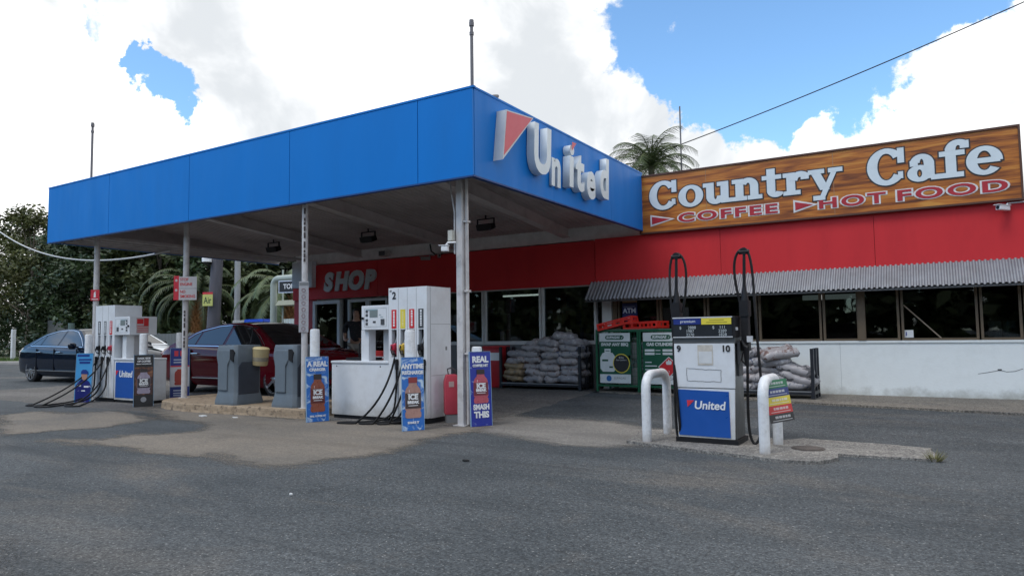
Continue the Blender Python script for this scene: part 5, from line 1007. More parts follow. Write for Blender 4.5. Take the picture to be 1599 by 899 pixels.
for cname, x, n, kind in (('leftmost', -7.47, 5, 'k'), ('second', -7.02, 6, 'g'), ('third', -6.60, 7, 'g'), ('rightmost', -6.19, 7, 'g')):
    for k in range(n):
        kr = kind == 'k' and k < 3; me = KBAGS[k] if kr else BAGS[rg.randrange(8)]
        lab = f"{'brown kraft' if kr else 'grey plastic'} bag in the {cname} pile of the tall stack, {ORD[k] if k < n - 1 else 'topmost'}"
        put_bag(me, x + rg.uniform(-.055, .055) + (.03 if kind == 'k' and k > 2 else 0), 12.40 + rg.uniform(-.05, .03), gz + .075 + k * .119, (rg.uniform(-.10, .10), rg.uniform(-.13, .13), rg.uniform(-.22, .22) + (pi if rg.random() < .5 else 0)), lab, 'bags stacked in the tall rack')
put_bag(BAGS[2], -6.42, 12.46, gz + .075 + 7.0 * .119, (.05, .12, .3), 'grey plastic bag lying across the top of the two right piles', 'bags stacked in the tall rack')
put_bag(BAGS[5], -6.98, 12.44, gz + .075 + 6.0 * .119, (.0, -.22, .1), 'grey plastic bag slumped between the second and third piles', 'bags stacked in the tall rack')
for cname, x, n in (('left', -2.86, 5), ('middle', -2.42, 4), ('right', -2.02, 3)):
    for k in range(n):
        put_bag(BIGS[(k + n) % 5], x + rg.uniform(-.04, .04), 12.05 + rg.uniform(-.03, .03), gnd(12) + .03 + .19 + k * .125, (rg.uniform(-.08, .08), rg.uniform(-.1, .1) + (.28 if cname == 'right' and k else 0), rg.uniform(-.2, .2)), f"pale bag in the {cname} pile of the low rack, {ORD[k] if k < n - 1 else 'topmost'}", 'bags piled in the low rack')
put_bag(BIGS[1], -2.30, 11.98, gnd(12) + .03 + .20 + 4.0 * .125, (.1, -.16, .5), 'pale grey bag with a raised corner crowning the low pile', 'bags piled in the low rack')
def rack(x0, x1, y0, y1, base, h, label):
    r = thing('bag_rack', label, 'rack', ((x0 + x1) / 2, (y0 + y1) / 2, base)); O = ((x0 + x1) / 2, (y0 + y1) / 2, base); b = base
    RK = M('rack_black', (.016, .018, .024), .4, var=.15)
    mb = MB(O); mb.box(x0, x1, y0, y0 + .05, b + .06, b + .115); mb.box(x0, x1, y1 - .05, y1, b + .06, b + .115); mb.box(x0, x0 + .05, y0 + .05, y1 - .05, b + .06, b + .115); mb.box(x1 - .05, x1, y0 + .05, y1 - .05, b + .06, b + .115)
    for k in range(5): yy = y0 + .08 + k * (y1 - y0 - .2) / 4; mb.box(x0 + .05, x1 - .05, yy, yy + .06, b + .085, b + .113)
    mb.build('base_frame', RK, r)
    mb = MB(O); mb.box(x0 + .05, x1 - .05, y0 - .004, y0 - .001, b + .10, b + .118); mb.build('front_strip', STEEL, r)
    for x, y in ((x0, y0), (x1 - .05, y0), (x0, y1 - .05), (x1 - .05, y1 - .05), (x0, (y0 + y1) / 2), (x1 - .05, (y0 + y1) / 2)):
        mb = MB(O); mb.box(x, x + .05, y, y + .05, b + .116, b + h); mb.box(x - .005, x + .055, y - .005, y + .055, b, b + .06); mb.build('post', RK, r)
rack(-7.78, -5.93, 12.12, 12.68, gnd(12.3) + .006, .84, 'black steel rack holding the tall stack of grey bags'); rack(-3.2, -1.72, 11.75, 12.32, gnd(12) + .034, .78, 'black steel rack holding the low pile of bags by the white wall')

# ------------------------------------------------------------------ gas cylinder cages
GRN = M('cage_green', (.010, .10, .045), .4, var=.12); GPAN = M('panel_green', (.008, .085, .045), .35, var=.06)
def cage(x0, label, base=None):
    y0, y1, z0 = 11.90, 12.52, gnd(12) + .034; w = .845; h = 1.12
    r = thing('cylinder_cage', label, 'cage', (x0 + w / 2, y0, z0), 0, 'green gas cylinder cages'); mb = MB(); t = .035
    for x in (-w / 2, w / 2 - t):
        for y in (0, y1 - y0 - t): mb.box(x, x + t, y, y + t, 0, h)
    for z in (.09, h - t):
        mb.box(-w / 2 + t, w / 2 - t, 0, t, z, z + t); mb.box(-w / 2 + t, w / 2 - t, y1 - y0 - t, y1 - y0, z, z + t)
        for x in (-w / 2, w / 2 - t): mb.box(x, x + t, t, y1 - y0 - t, z, z + t)
    mb.box(w / 2 - .19, w / 2 - .165, .005, .028, .125, h - t); mb.build('frame', GRN, r)
    mb = MB(); n = 12
    for k in range(1, n): z = .125 + (h - .16) * k / n; mb.box(-w / 2 + t, w / 2 - t, .014, .018, z, z + .004)
    for k in range(1, 14): x = -w / 2 + t + (w - 2 * t) * k / 14; mb.box(x, x + .004, .018, .022, .125, h - t)
    for k in range(1, n): z = .125 + (h - .16) * k / n; mb.box(w / 2 - .018, w / 2 - .014, t, y1 - y0 - t, z, z + .004); mb.box(-w / 2 + .014, -w / 2 + .018, t, y1 - y0 - t, z, z + .004)
    mb.build('mesh_panel', GRN, r)
    mb = MB(); mb.box(-w / 2 - .004, w / 2 + .004, -.004, y1 - y0 + .004, h, h + .012); mb.build('top_plate', M('cage_top', (.12, .18, .14), .5), r)
    mb = MB(); mb.box(-w / 2 + t, w / 2 - t, t, y1 - y0 - t, .10, .105); mb.build('floor_plate', DGREY, r)
    mb = MB(); mb.box(w / 2 - .205, w / 2 - .150, -.008, .004, .60, .66); mb.build('latch', STEEL, r)
    for cx in (-.24, .02, .27):
        for lz in (.106, .58):
            c = thing('gas_cylinder', f"pale gas cylinder {'on the upper' if lz > .3 else 'on the lower'} tier {'at the left' if cx < -.1 else 'in the middle' if cx < .1 else 'at the right'} of the {label.split()[1]} cage", 'gas cylinder', (x0 + w / 2 + cx, y0 + .25, z0 + lz), 0, 'gas cylinders in the cages')
            mb = MB(); mb.lathe([(.09, 0), (.105, .03), (.11, .08), (.11, .25), (.09, .31), (.04, .335)], 14); mb.build('shell', M('cylinder_grey', (.3, .31, .31), .4), c, smooth=True); mb = MB(); mb.lathe([(.05, .335), (.06, .37), (.06, .40)], 12); mb.build('collar', M('cylinder_grey'), c)
    return r
def flatp(r, name, pts, y, m, t=.002): mb = MB(); mb.prism(pts, 'y', y - t, y); return mb.build(name, m, r)
def rect(x0, x1, z0, z1): return [(x0, z0), (x1, z0), (x1, z1), (x0, z1)]
c1 = cage(-5.50, 'the left green cage with a cylinder picture and black disc'); c2 = cage(-4.648, 'the right green cage with the red diamond hazard mark')
for r, big in ((c1, True), (c2, False)):
    x0, x1 = -.345, .27 if big else .33
    sp = flatp(r, 'sign_panel', rect(x0, x1, .15, 1.07), -.002, GPAN, .006); PWH = M('panel_white', (.62, .66, .66), .4)
    flatp(sp, 'white_band', rect(x0 + .005, x1 - .005, .91, 1.065), -.0085, PWH); flatp(sp, 'white_band', rect(x0 + .005, x1 - .005, .155, .315), -.0085, PWH)
    cx = (x0 + x1) / 2; flatp(sp, 'logo_pill', [(cx + q * .14 + .045 * cos(R(a)), .985 + .04 * sin(R(a))) for q, rng in ((1, range(-90, 91, 30)), (-1, range(90, 271, 30))) for a in rng], -.0108, GPAN)
    T('logo_word', 'SUPAGAS', .062, PWH, sp, (cx - .03, -.0135, .985), bold=.003, shear=.2); mb = MB(); mb.prism([(cx + .125, .985), (cx + .14, .965), (cx + .175, 1.01), (cx + .14, .98)], 'y', -.0135, -.0115); mb.build('tick', PWH, sp)
    if big:
        T('headline', 'SWAP ANY BBQ', .074, PWH, sp, (cx, -.0095, .855), bold=.004)
        flatp(sp, 'cylinder_picture', [(-.28, .36), (-.06, .36), (-.02, .42), (-.02, .62), (-.08, .70), (-.12, .71), (-.12, .78), (-.24, .78), (-.24, .71), (-.28, .70), (-.33, .62), (-.33, .42)], -.0085, PWH)
        mb = MB(); mb.box(-.29, -.17, -.0115, -.0105, .55, .585); mb.box(-.15, -.08, -.0115, -.0105, .43, .46); mb.box(-.22, -.14, -.0115, -.0105, .735, .748); mb.build('pointer', GPAN, sp)
        flatp(sp, 'yellow_ring', [(.09 + .165 * cos(R(a)), .515 + .175 * sin(R(a))) for a in range(0, 360, 15)], -.0120, YELLOW); dk = flatp(sp, 'black_disc', [(.09 + .15 * cos(R(a)), .515 + .16 * sin(R(a))) for a in range(0, 360, 15)], -.0142, INK)
        T('disc_text', '8.5kg', .042, PWH, dk, (.09, -.0155, .62)); T('disc_text', 'Gas Cylinders', .036, PWH, dk, (.09, -.0155, .575))
        T('maker_word', 'SUPAGAS', .055, MGREY, sp, (.05, -.0098, .245)); flatp(sp, 'globe', [(-.16 + .05 * cos(R(a)), .24 + .055 * sin(R(a))) for a in range(0, 360, 20)], -.0110, M('globe_blue', (.02, .12, .35), .4)); mb = MB(); mb.box(-.06, .18, -.0098, -.0086, .20, .206); mb.build('rule', MGREY, sp)
    else:
        T('headline', 'GAS CYLINDERS', .074, PWH, sp, (cx, -.0095, .855), bold=.004)
        mb = MB(); 
        for z in (.73, .67):
            mb.box(-.31, -.13, -.0098, -.0082, z, z + .04); mb.box(.02, .22, -.0098, -.0082, z, z + .04); mb.box(-.11, -.02, -.0098, -.0082, z + .012, z + .026)
        for z, w in ((.53, .12), (.465, .22), (.40, .16), (.335, .28)): mb.box(-.31, -.31 + w, -.0098, -.0082, z, z + .018)
        mb.build('small_text', PWH, sp)
        flatp(sp, 'hazard_border', [(.13, .28), (.33, .46), (.13, .64), (-.07, .46)], -.0105, PWH); hz = flatp(sp, 'hazard_diamond', [(.13, .295), (.313, .46), (.13, .625), (-.053, .46)], -.0130, SIGNRED2)
        flatp(hz, 'flame', [(.09, .50), (.17, .50), (.185, .54), (.16, .58), (.15, .55), (.13, .60), (.11, .56), (.09, .565), (.075, .54)], -.0155, PWH); mb = MB(); mb.box(.03, .23, -.0145, -.0132, .465, .482); mb.box(.08, .18, -.0145, -.0132, .435, .45); mb.build('hazard_text', PWH, hz); T('class_digit', '2', .06, PWH, hz, (.13, -.0145, .375))
        T('maker_word', 'SUPAGAS', .055, MGREY, sp, (.12, -.0098, .245))
def tray(loc, rot, label):
    r = thing('plastic_tray', label, 'tray', loc, 0, 'red plastic trays on top of the cages'); r.rotation_euler = rot; RT = M('tray_red', (.62, .022, .012), .42, var=.08)
    w, d, h = .34, .26, .13; mb = MB(); mb.box(-w, w, -d, d, 0, .015)
    for y0, y1 in ((-d, -d + .02), (d - .02, d)):
        mb.box(-w, w, y0, y1, .016, .04); mb.box(-w, w, y0, y1, .10, h); [mb.box(x - .02, x + .02, y0 + .001, y1 - .001, .04, .10) for x in (-.32, -.16, 0, .16, .32)]
    for x0, x1 in ((-w, -w + .02), (w - .02, w)):
        mb.box(x0, x1, -d + .021, d - .021, .016, .045); mb.box(x0, x1, -d + .021, d - .021, .095, h - .001); [mb.box(x0 + .001, x1 - .001, y - .02, y + .02, .045, .095) for y in (-.2, 0, .2)]
    mb.build('shell', RT, r)
zt = gnd(12) + .034 + 1.134
tray((-4.60, 12.16, zt), (0, R(-2), R(-4)), 'red plastic tray lying flat over the gap between the cages'); tray((-5.13, 12.14, zt + .045), (0, R(-13), R(9)), 'red plastic tray tilted up on the edge of the flat one')

# ------------------------------------------------------------------ signs on poles
s = thing('warning_sign', 'pink and white two part warning board on the second pole', 'sign', (-11.25, 7.36, 2.03), R(38)); s.scale = (.62, .75, .68); mb = MB(); mb.box(-.12, .36, -.075, -.065, -.30, .30); mb.build('board', M('board_grey', (.50, .48, .49), .5, var=.06), s)
mb = MB(); mb.box(-.26, -.121, -.075, -.065, -.30, .32); mb.build('red_margin', M('margin_red', (.55, .03, .05), .45), s); mb = MB(); mb.box(-.12, .36, -.077, -.0755, -.01, .0); mb.build('divider', MGREY, s)
for s_, z in (('STOP', .22), ('ENGINE', .10), ('NO', -.09), ('SMOKING', -.21)): T('lettering', s_, .105, SIGNRED2, s, (-.09, -.078, z), align='LEFT', bold=.001, sx=.88)
mb = MB(); [mb.disc((-.19, -.0755, z), (0, -1, 0), .035, .003, 12) for z in (.2, -.05)]; mb.build('symbol', M('notice_pink'), s)
s = thing('extinguisher_sign', 'small red extinguisher sign on the leftmost pole', 'sign', (-14.0, 7.3, 2.02), R(38)); s.scale = (.72, .85, .72); mb = MB(); mb.box(-.1, .12, -.075, -.065, -.145, .145); mb.build('plate', M('margin_red'), s)
mb = MB(); mb.prism([(-.02, -.06), (.03, -.06), (.03, .05), (.015, .08), (-.005, .08), (-.02, .05)], 'y', -.078, -.0755); mb.box(.0, .035, -.078, -.0755, .085, .1); mb.build('symbol', CLEAN_WHITE, s); mb = MB(); mb.box(-.07, .09, -.0775, -.0755, -.12, -.10); mb.build('text_line', CLEAN_WHITE, s)
s = thing('decal_strip', 'tall narrow strip of small safety symbols on the rust streaked pole', 'decal', (-7.91, 7.08, 1.60), R(42)); mb = MB(); mb.box(-.075, .06, -.062, -.048, -.38, .36); mb.build('plate', M('plate_grey', (.42, .42, .44), .4), s); mb = MB(); mb.box(-.07, .055, -.064, -.0622, .30, .345); mb.build('header', MGREY, s)
mb = MB()
for k in range(7): z = .23 - k * .093; mb.tube([(-.01 + .025 * cos(R(a)), -.063, z + .025 * sin(R(a))) for a in range(0, 361, 30)], .004, 5); mb.box(-.06, .045, -.0632, -.0622, z - .046, z - .043)
mb.build('symbol', M('symbol_rust', (.22, .10, .10), .5), s)
for (x, y, z0, z1, rz, lab) in ((-11.3, 7.42, 1.0, 1.65, R(40), 'dark upright lettering strip on the second pole'), (-7.91, 7.08, 2.25, 3.1, R(40), 'dark rust streak strip high on the rust streaked pole')):
    s = thing('pole_streak', lab, 'strip', (x, y, z0), rz); mb = MB(); rg = random.Random(4); z = 0
    while z < z1 - z0: h = rg.uniform(.03, .10); mb.box(-.012, .014, -.056, -.047, z, z + h); z += h + rg.uniform(.01, .06)
    mb.build('mark', M('streak', (.05, .035, .035), .7), s)

# ------------------------------------------------------------------ cars
def interp(tab, n):
    out = []
    for k in range(n):
        t = k / (n - 1) * (len(tab) - 1); i = min(int(t), len(tab) - 2); f = t - i; p = [tab[max(i - 1, 0)], tab[i], tab[i + 1], tab[min(i + 2, len(tab) - 1)]]
        out.append([.5 * (2 * p[1][j] + (p[2][j] - p[0][j]) * f + (2 * p[0][j] - 5 * p[1][j] + 4 * p[2][j] - p[3][j]) * f * f + (3 * p[1][j] - p[0][j] - 3 * p[2][j] + p[3][j]) * f ** 3) for j in range(len(p[0]))])
    return out
def car(label, loc, paint, rimspokes):
    r = thing('parked_car', label, 'car', loc, 0)
    tab = [(-2.47, .60, .80, .72, .46), (-2.42, .78, .93, .82, .34), (-2.25, .875, 1.03, .92, .26), (-1.85, .93, 1.06, .955, .21), (-1.2, .95, 1.02, .96, .19), (-.4, .955, .98, .94, .18), (.5, .955, .97, .92, .18), (1.2, .95, .98, .905, .18), (1.7, .93, .93, .86, .18), (2.1, .885, .855, .77, .19), (2.35, .79, .76, .66, .21), (2.47, .62, .62, .54, .27)]
    st = interp(tab, 52); prof = lambda w, zt, zs, zb: [(0, zt), (.45 * w, zt - .004), (.78 * w, zt - (zt - zs) * .25), (.92 * w, zs + (zt - zs) * .2), (.975 * w, zs - .05), (w, zs - .17), (.995 * w, .52), (.975 * w, .38), (.955 * w, .28), (.88 * w, zb), (0, zb)]
    mb = MB(); rows = []
    for (x, w, zt, zs, zb) in st:
        h = prof(w, zt, zs, zb); rows.append([(x, -y, z) for y, z in h] + [(x, y, z) for y, z in h[-2:0:-1]])
    n = len(rows[0]); vs = [p for q in rows for p in q]; fs = [(i * n + k, i * n + (k + 1) % n, (i + 1) * n + (k + 1) % n, (i + 1) * n + k) for i in range(len(rows) - 1) for k in range(n)]
    fs += [tuple(range(n))[::-1], tuple(range((len(rows) - 1) * n, len(rows) * n))]; mb.add(vs, fs); body = mb.build('body', [paint, DARK], r, smooth=True)
    cut = MB()
    for x in (1.48, -1.45):
        for sd in (-1, 1): cut.tube([(x, sd * .62, .34), (x, sd * 1.2, .34)], .385, 28)
    co = cut.build('wheel_arch_cutter', DARK); md = body.modifiers.new('b', 'BOOLEAN'); md.operation = 'DIFFERENCE'; md.object = co; md.solver = 'EXACT'
    bpy.context.view_layer.update(); me = bpy.data.meshes.new_from_object(body.evaluated_get(bpy.context.evaluated_depsgraph_get())); body.modifiers.clear(); body.data = me; bpy.data.objects.remove(co)
    for p in me.polygons:
        c = p.center
        if abs(c.y) < .80 and min(abs(c.x - 1.48), abs(c.x + 1.45)) < .42 and c.z < .76 and len(p.vertices) <= 64 and (abs(c.y) < .63 or abs(((c.x - (1.48 if c.x > 0 else -1.45)) ** 2 + (c.z - .34) ** 2) ** .5 - .385) < .03): p.material_index = 1
    me.set_sharp_from_angle(angle=R(40))
    yw = lambda z: .875 - .60 * (z - .95)
    out = interp([(-2.02, 1.01), (-1.62, 1.175), (-1.22, 1.325), (-.75, 1.42), (-.25, 1.462), (.15, 1.455), (.52, 1.405), (.95, 1.20), (1.42, .955)], 40)
    mb = MB(); ny = 9; g = []
    for x, z in out: g.append([(x, yw(z) * (2 * j / (ny - 1) - 1), z + .028 * (1 - (2 * j / (ny - 1) - 1) ** 2)) for j in range(ny)])
    vs = [p for q in g for p in q]; fs = [(i * ny + j, i * ny + j + 1, (i + 1) * ny + j + 1, (i + 1) * ny + j) for i in range(len(g) - 1) for j in range(ny - 1)]
    for sd in (0, ny - 1):
        k0 = len(vs); vs += [(x, (yw(.92)) * (1 if sd else -1), .92) for x, z in out]
        fs += [(i * ny + sd, (i + 1) * ny + sd, k0 + i + 1, k0 + i) for i in range(len(g) - 1)]
    mb.add(vs, fs); mb.build('roof', paint, r, smooth=True)
    def side_poly(name, pts, off, m, parent, th=.004):
        for sd in (-1, 1):
            mb = MB(); a = [(x, sd * (yw(z) + off), z) for x, z in pts]; b = [(x, sd * (yw(z) + off - th), z) for x, z in pts]; k = len(pts)
            mb.add(a + b, [tuple(range(k)), tuple(range(2 * k - 1, k - 1, -1))] + [(i, (i + 1) % k, (i + 1) % k + k, i + k) for i in range(k)]); mb.build(name, m, parent)
    for w_ in ([(-1.60, 1.03), (-1.14, 1.03), (-1.10, 1.29), (-1.24, 1.245)], [(-1.08, 1.03), (-.20, 1.02), (-.17, 1.415), (-.55, 1.385), (-1.04, 1.285)], [(-.11, 1.02), (1.06, .99), (.80, 1.18), (.42, 1.365), (.1, 1.41), (-.09, 1.415)]): side_poly('side_window', w_, .006, DARKGLASS, r)
    side_poly('belt_trim', [(-1.66, 1.005), (1.14, .965), (1.14, .98), (-1.66, 1.02)], .010, CHROME, r)
    top = [(-1.70, 1.03), (-1.3, 1.262), (-1.1, 1.325), (-.60, 1.408), (-.1, 1.432), (.15, 1.428), (.45, 1.385), (.85, 1.19), (1.12, 1.01)]
    side_poly('window_trim', top + [(x, z - .012) for x, z in top[::-1]], .012, CHROME, r)
    for nm, a, b in (('windscreen', 29, 38), ('rear_window', 2, 10)):
        mb = MB(); q = []; rows_ = g[a:b + 1]
        for i, row in enumerate(rows_):
            x, z = out[a + i]; d = Vector((out[min(a + i + 1, 39)][0] - out[a + i - 1][0], 0, out[min(a + i + 1, 39)][1] - out[a + i - 1][1])).normalized(); nn = Vector((-d.z, 0, d.x)); nn = nn if nn.z > 0 else -nn
            q += [Vector((p[0], p[1] * .90, p[2])) + nn * .008 for p in row]
        mb.add(q, [(i * ny + j, i * ny + j + 1, (i + 1) * ny + j + 1, (i + 1) * ny + j) for i in range(len(rows_) - 1) for j in range(ny - 1)]); mb.build(nm, DARKGLASS, r, smooth=True)
    def wheel(x, sd):
        mb = MB(); m = Matrix.Translation((x, sd * .83, .345)) @ Matrix.Rotation(R(-90 * sd), 4, 'X')
        mb.lathe([(.24, -.11), (.30, -.11), (.335, -.09), (.343, 0), (.335, .075), (.30, .098), (.262, .10), (.258, .06)], 36, m=m); w = mb.build('wheel', M('tyre', (.018, .018, .019), .7), r, smooth=True)
        mb = MB(); RM = M('rim_alloy', (.55, .56, .58), .25, metal=.9, var=.05); mb.lathe([(.262, .06), (.262, .104), (.245, .104), (.238, .05)], 36, m=m); mb.lathe([(.055, .03), (.055, .088), (.03, .095), (0, .095)], 16, m=m)
        for k in range(rimspokes):
            a = 2 * pi * k / rimspokes; wd = .020 if rimspokes > 6 else .03; sp = m @ Matrix.Rotation(a, 4, 'Z'); mb.prism([(.04, -wd), (.245, -wd * .8), (.245, wd * .8), (.04, wd)], 'z', .055, .092, m=sp)
        mb.build('rim', RM, w); mb = MB(); mb.lathe([(.25, -.05), (.25, -.045), (.0, -.04)], 24, m=m); mb.build('brake', DGREY, w)
    for x in (1.48, -1.45): wheel(x, -1); wheel(x, 1)
    for sd in (-1, 1):
        for x in (-.95, .12): mb = MB(); mb.box(x - .11, x + .11, sd * .958, sd * .985, .83, .855); mb.build('door_handle', CHROME, r, bevel=.008)
        mb = MB(); mb.box(-1.02, 1.05, sd * .945, sd * .966, .335, .355); mb.build('sill_trim', CHROME, r)
        mb = MB(); mt = Matrix.Translation((.93, sd * 1.02, 1.01)); mb.lathe([(.0, -.085), (.05, -.08), (.075, -.03), (.078, .03), (.05, .07), (0, .08)], 14, m=mt @ Matrix.Scale(1.35, 4, (0, 1, 0)) @ Matrix.Scale(.85, 4, (1, 0, 0))); mb.box(.88, .98, sd * .88, sd * .96, .955, .985); mb.build('mirror', paint if rimspokes > 6 else DARK, r, smooth=True)
        mb = MB(); 
        for x in (-1.10, -.15, 1.02): mb.box(x - .004, x + .004, sd * .93, sd * .9615, .36, .93)
        mb.build('door_gap', DARK, r)
        mb = MB(); mb.lathe([(0, -.10), (.07, -.07), (.10, 0), (.07, .07), (0, .10)], 12, m=Matrix.Translation((-2.30, sd * .70, .84)) @ Matrix.Scale(1.5, 4, (1, 0, 0)) @ Matrix.Scale(1.6, 4, (0, 1, 0)) @ Matrix.Scale(.75, 4, (0, 0, 1))); mb.build('tail_light', M('tail_red', (.3, .01, .01), .15, coat=1), r, smooth=True)
        mb = MB(); mb.lathe([(0, -.10), (.07, -.07), (.10, 0), (.07, .07), (0, .10)], 12, m=Matrix.Translation((2.19, sd * .66, .70)) @ Matrix.Scale(1.7, 4, (1, 0, 0)) @ Matrix.Scale(1.3, 4, (0, 1, 0)) @ Matrix.Scale(.7, 4, (0, 0, 1))); mb.build('headlight', M('headlamp_glass', (.4, .42, .45), .08, metal=.5, var=0), r, smooth=True)
    mb = MB(); mb.box(2.36, 2.475, -.45, .45, .34, .50); mb.build('grille', DARK, r, bevel=.02)
    return r
car('black sedan with ten spoke wheels parked at the far left', (-20.25, 10.52, 0), M('paint_black', (.005, .010, .022), .05, var=0, spec=.30), 10)
car('dark red sedan parked behind the grey bins', (-12.4, 9.95, 0), M('paint_maroon', (.12, .004, .010), .07, var=0, spec=.32), 5)

car('white sedan mostly hidden behind the leftmost pump, only its bonnet showing', (-24.9, 13.9, 0), M('paint_white', (.66, .68, .70), .12, var=0, spec=.5), 5)

# ------------------------------------------------------------------ person at the door
def skinned(name, edges, m, parent, sub=2):
    pts = []; es = []; idx = {}
    for ch in edges:
        prev = None
        for (x, y, z, r_) in ch:
            k = (round(x, 4), round(y, 4), round(z, 4))
            if k not in idx: idx[k] = len(pts); pts.append((x, y, z, r_))
            if prev is not None: es.append((prev, idx[k]))
            prev = idx[k]
    me = bpy.data.meshes.new(name); me.from_pydata([p[:3] for p in pts], es, []); o = bpy.data.objects.new(name, me); COL.objects.link(o)
    md = o.modifiers.new('s', 'SKIN'); 
    for i, p in enumerate(pts): me.skin_vertices[0].data[i].radius = (p[3], p[3])
    me.skin_vertices[0].data[0].use_root = True; s2 = o.modifiers.new('u', 'SUBSURF'); s2.levels = sub; s2.render_levels = sub
    bpy.context.view_layer.update(); me2 = bpy.data.meshes.new_from_object(o.evaluated_get(bpy.context.evaluated_depsgraph_get())); o.modifiers.clear(); o.data = me2; me2.materials.clear(); me2.materials.append(m)
    for p in me2.polygons: p.use_smooth = True; p.material_index = 0
    o.parent = parent; return o
ps = thing('person', 'person in dark top and pale trousers standing at the shop door', 'person', (-11.42, 11.75, gnd(11.75) + .004), R(35))
SKIN = M('skin', (.42, .24, .17), .5, var=.05); SH = splash_mat('dark_floral_top', (.015, .014, .018), (.22, .10, .11), .64, .70, 14); SH.node_tree.nodes['Principled BSDF'].inputs['Roughness'].default_value = .9; TR = M('pale_trousers', (.30, .28, .25), .8, var=.1)
def arm(sd): return [(0, 0, 1.38, .10), (sd * .17, 0, 1.40, .06), (sd * .235, .01, 1.36, .055), (sd * .27, .02, 1.10, .042), (sd * .22, -.20, 1.02, .034), (sd * .17, -.27, 1.03, .028)]
hand = lambda sd: [[(sd * .17, -.27, 1.03, .028), (sd * .155, -.32, 1.035, .026)]] + [[(sd * .155, -.32, 1.035, .026), (sd * (.155 - .022 + .015 * k), -.375, 1.045 - .01 * k, .009), (sd * (.15 - .022 + .015 * k), -.41 + .006 * k, 1.02 - .01 * k, .008)] for k in range(4)] + [[(sd * .155, -.32, 1.035, .026), (sd * .118, -.335, 1.055, .010), (sd * .105, -.365, 1.06, .008)]]
bodye = [[(0, 0, .95, .13), (0, .01, 1.15, .125), (0, 0, 1.38, .10), (0, 0, 1.47, .05), (0, -.01, 1.56, .075), (0, -.015, 1.66, .085), (0, 0, 1.72, .05)]]
for sd in (-1, 1):
    bodye += [arm(sd)] + hand(sd) + [[(0, 0, .95, .13), (sd * .09, 0, .88, .088), (sd * .10, -.01, .5, .058), (sd * .10, .01, .12, .04), (sd * .10, .01, .06, .04), (sd * .105, -.14, .035, .032)]]
bd = skinned('body', bodye, SKIN, ps)
skinned('top', [[(0, 0, .93, .15), (0, .01, 1.15, .145), (0, 0, 1.38, .118), (0, 0, 1.45, .06)], [(0, 0, 1.38, .118), (-.17, 0, 1.40, .075), (-.237, .01, 1.35, .068), (-.262, .018, 1.16, .058)], [(0, 0, 1.38, .118), (.17, 0, 1.40, .075), (.237, .01, 1.35, .068), (.262, .018, 1.16, .058)]], SH, ps)
skinned('trousers', [[(0, 0, .96, .138), (-.09, 0, .87, .10), (-.10, -.01, .5, .07), (-.10, .01, .10, .055)], [(0, 0, .96, .138), (.09, 0, .87, .10), (.10, -.01, .5, .07), (.10, .01, .10, .055)]], TR, ps)
mb = MB(); mb.lathe([(0, 1.75), (.05, 1.745), (.088, 1.70), (.095, 1.64), (.085, 1.59), (.05, 1.56)], 16, m=Matrix.Translation((0, .018, 0))); mb.build('hair', M('dark_hair', (.02, .015, .012), .6), ps, smooth=True)
mb = MB(); mb.prism([(-.115, 1.60), (-.085, 1.655), (-.085, 1.60)], 'x', -.010, .010); mb.build('nose', SKIN, bd)
mb = MB(); [mb.disc((q * .032, -.088, 1.655), (0, -1, 0), .009, .006, 10) for q in (-1, 1)]; mb.box(-.022, .022, -.097, -.085, 1.565, 1.572); mb.build('eyes_and_mouth', M('face_dark', (.05, .03, .03), .5), bd)
for sd in (-1, 1): mb = MB(); mb.box(sd * .10 - .045, sd * .10 + .045, -.20, .075, 0, .075); mb.build('shoe', DARK, ps, bevel=.02)

# ------------------------------------------------------------------ things beyond the forecourt
f = thing('slat_fence', 'low grey upright slat fence behind the leftmost pump', 'fence', (-33, 20.2, .056)); FM = M('fence_grey', (.17, .18, .18), .6, var=.12)
mb = MB(); [mb.box(-5.2 + k * .12, -5.2 + k * .12 + .085, 0, .02, .08, 1.36) for k in range(86)]; mb.build('slats', FM, f); mb = MB(); mb.box(-5.2, 5.1, .021, .06, .3, .36); mb.box(-5.2, 5.1, .021, .06, 1.15, 1.21); mb.build('rail', FM, f)
for k in range(5): mb = MB(); mb.box(-5.2 + k * 2.55, -5.12 + k * 2.55, .062, .14, -.05, 1.40); mb.build('post', FM, f)
r = thing('utility_pole', 'stout dark grey pole leaning in front of the date palm', 'pole', (-28.4, 20.0, .056)); mb = MB(); mb.tube([(-.05, 0, -.1), (.12, 0, 2.5), (.42, 0, 6.6)], [.31, .28, .24], 14); mb.build('trunk', M('weathered_pole', (.10, .098, .115), .85, var=.2, scale=2, stretch=(6, 6, .5), bump=.5, bscale=12), r, smooth=True)
mb = MB((-27.2, 20.4, .056)); mb.cyl(-27.2, 20.4, 0, 7, .13, 12); tag(mb.build('steel_post', M('post_grey', (.30, .31, .32), .5), smooth=True, loc=(-27.2, 20.4, .056)), 'slim pale post just right of the leaning pole', 'post')
s = thing('air_sign', 'small yellow green sign reading one short word on the leaning pole', 'sign', (-28.15, 19.55, 2.92), R(25)); s.scale = (.66, 1, 1); mb = MB(); mb.box(-.36, .36, 0, .03, -.30, .22); mb.build('panel', M('sign_lime', (.50, .52, .16), .5), s); mb = MB(); mb.box(-.36, .36, 0, .03, .221, .32); mb.build('red_band', M('margin_red'), s); T('lettering', 'Air', .42, M('dark_green_ink', (.03, .06, .03), .5), s, (0, -.004, -.06), bold=.004)
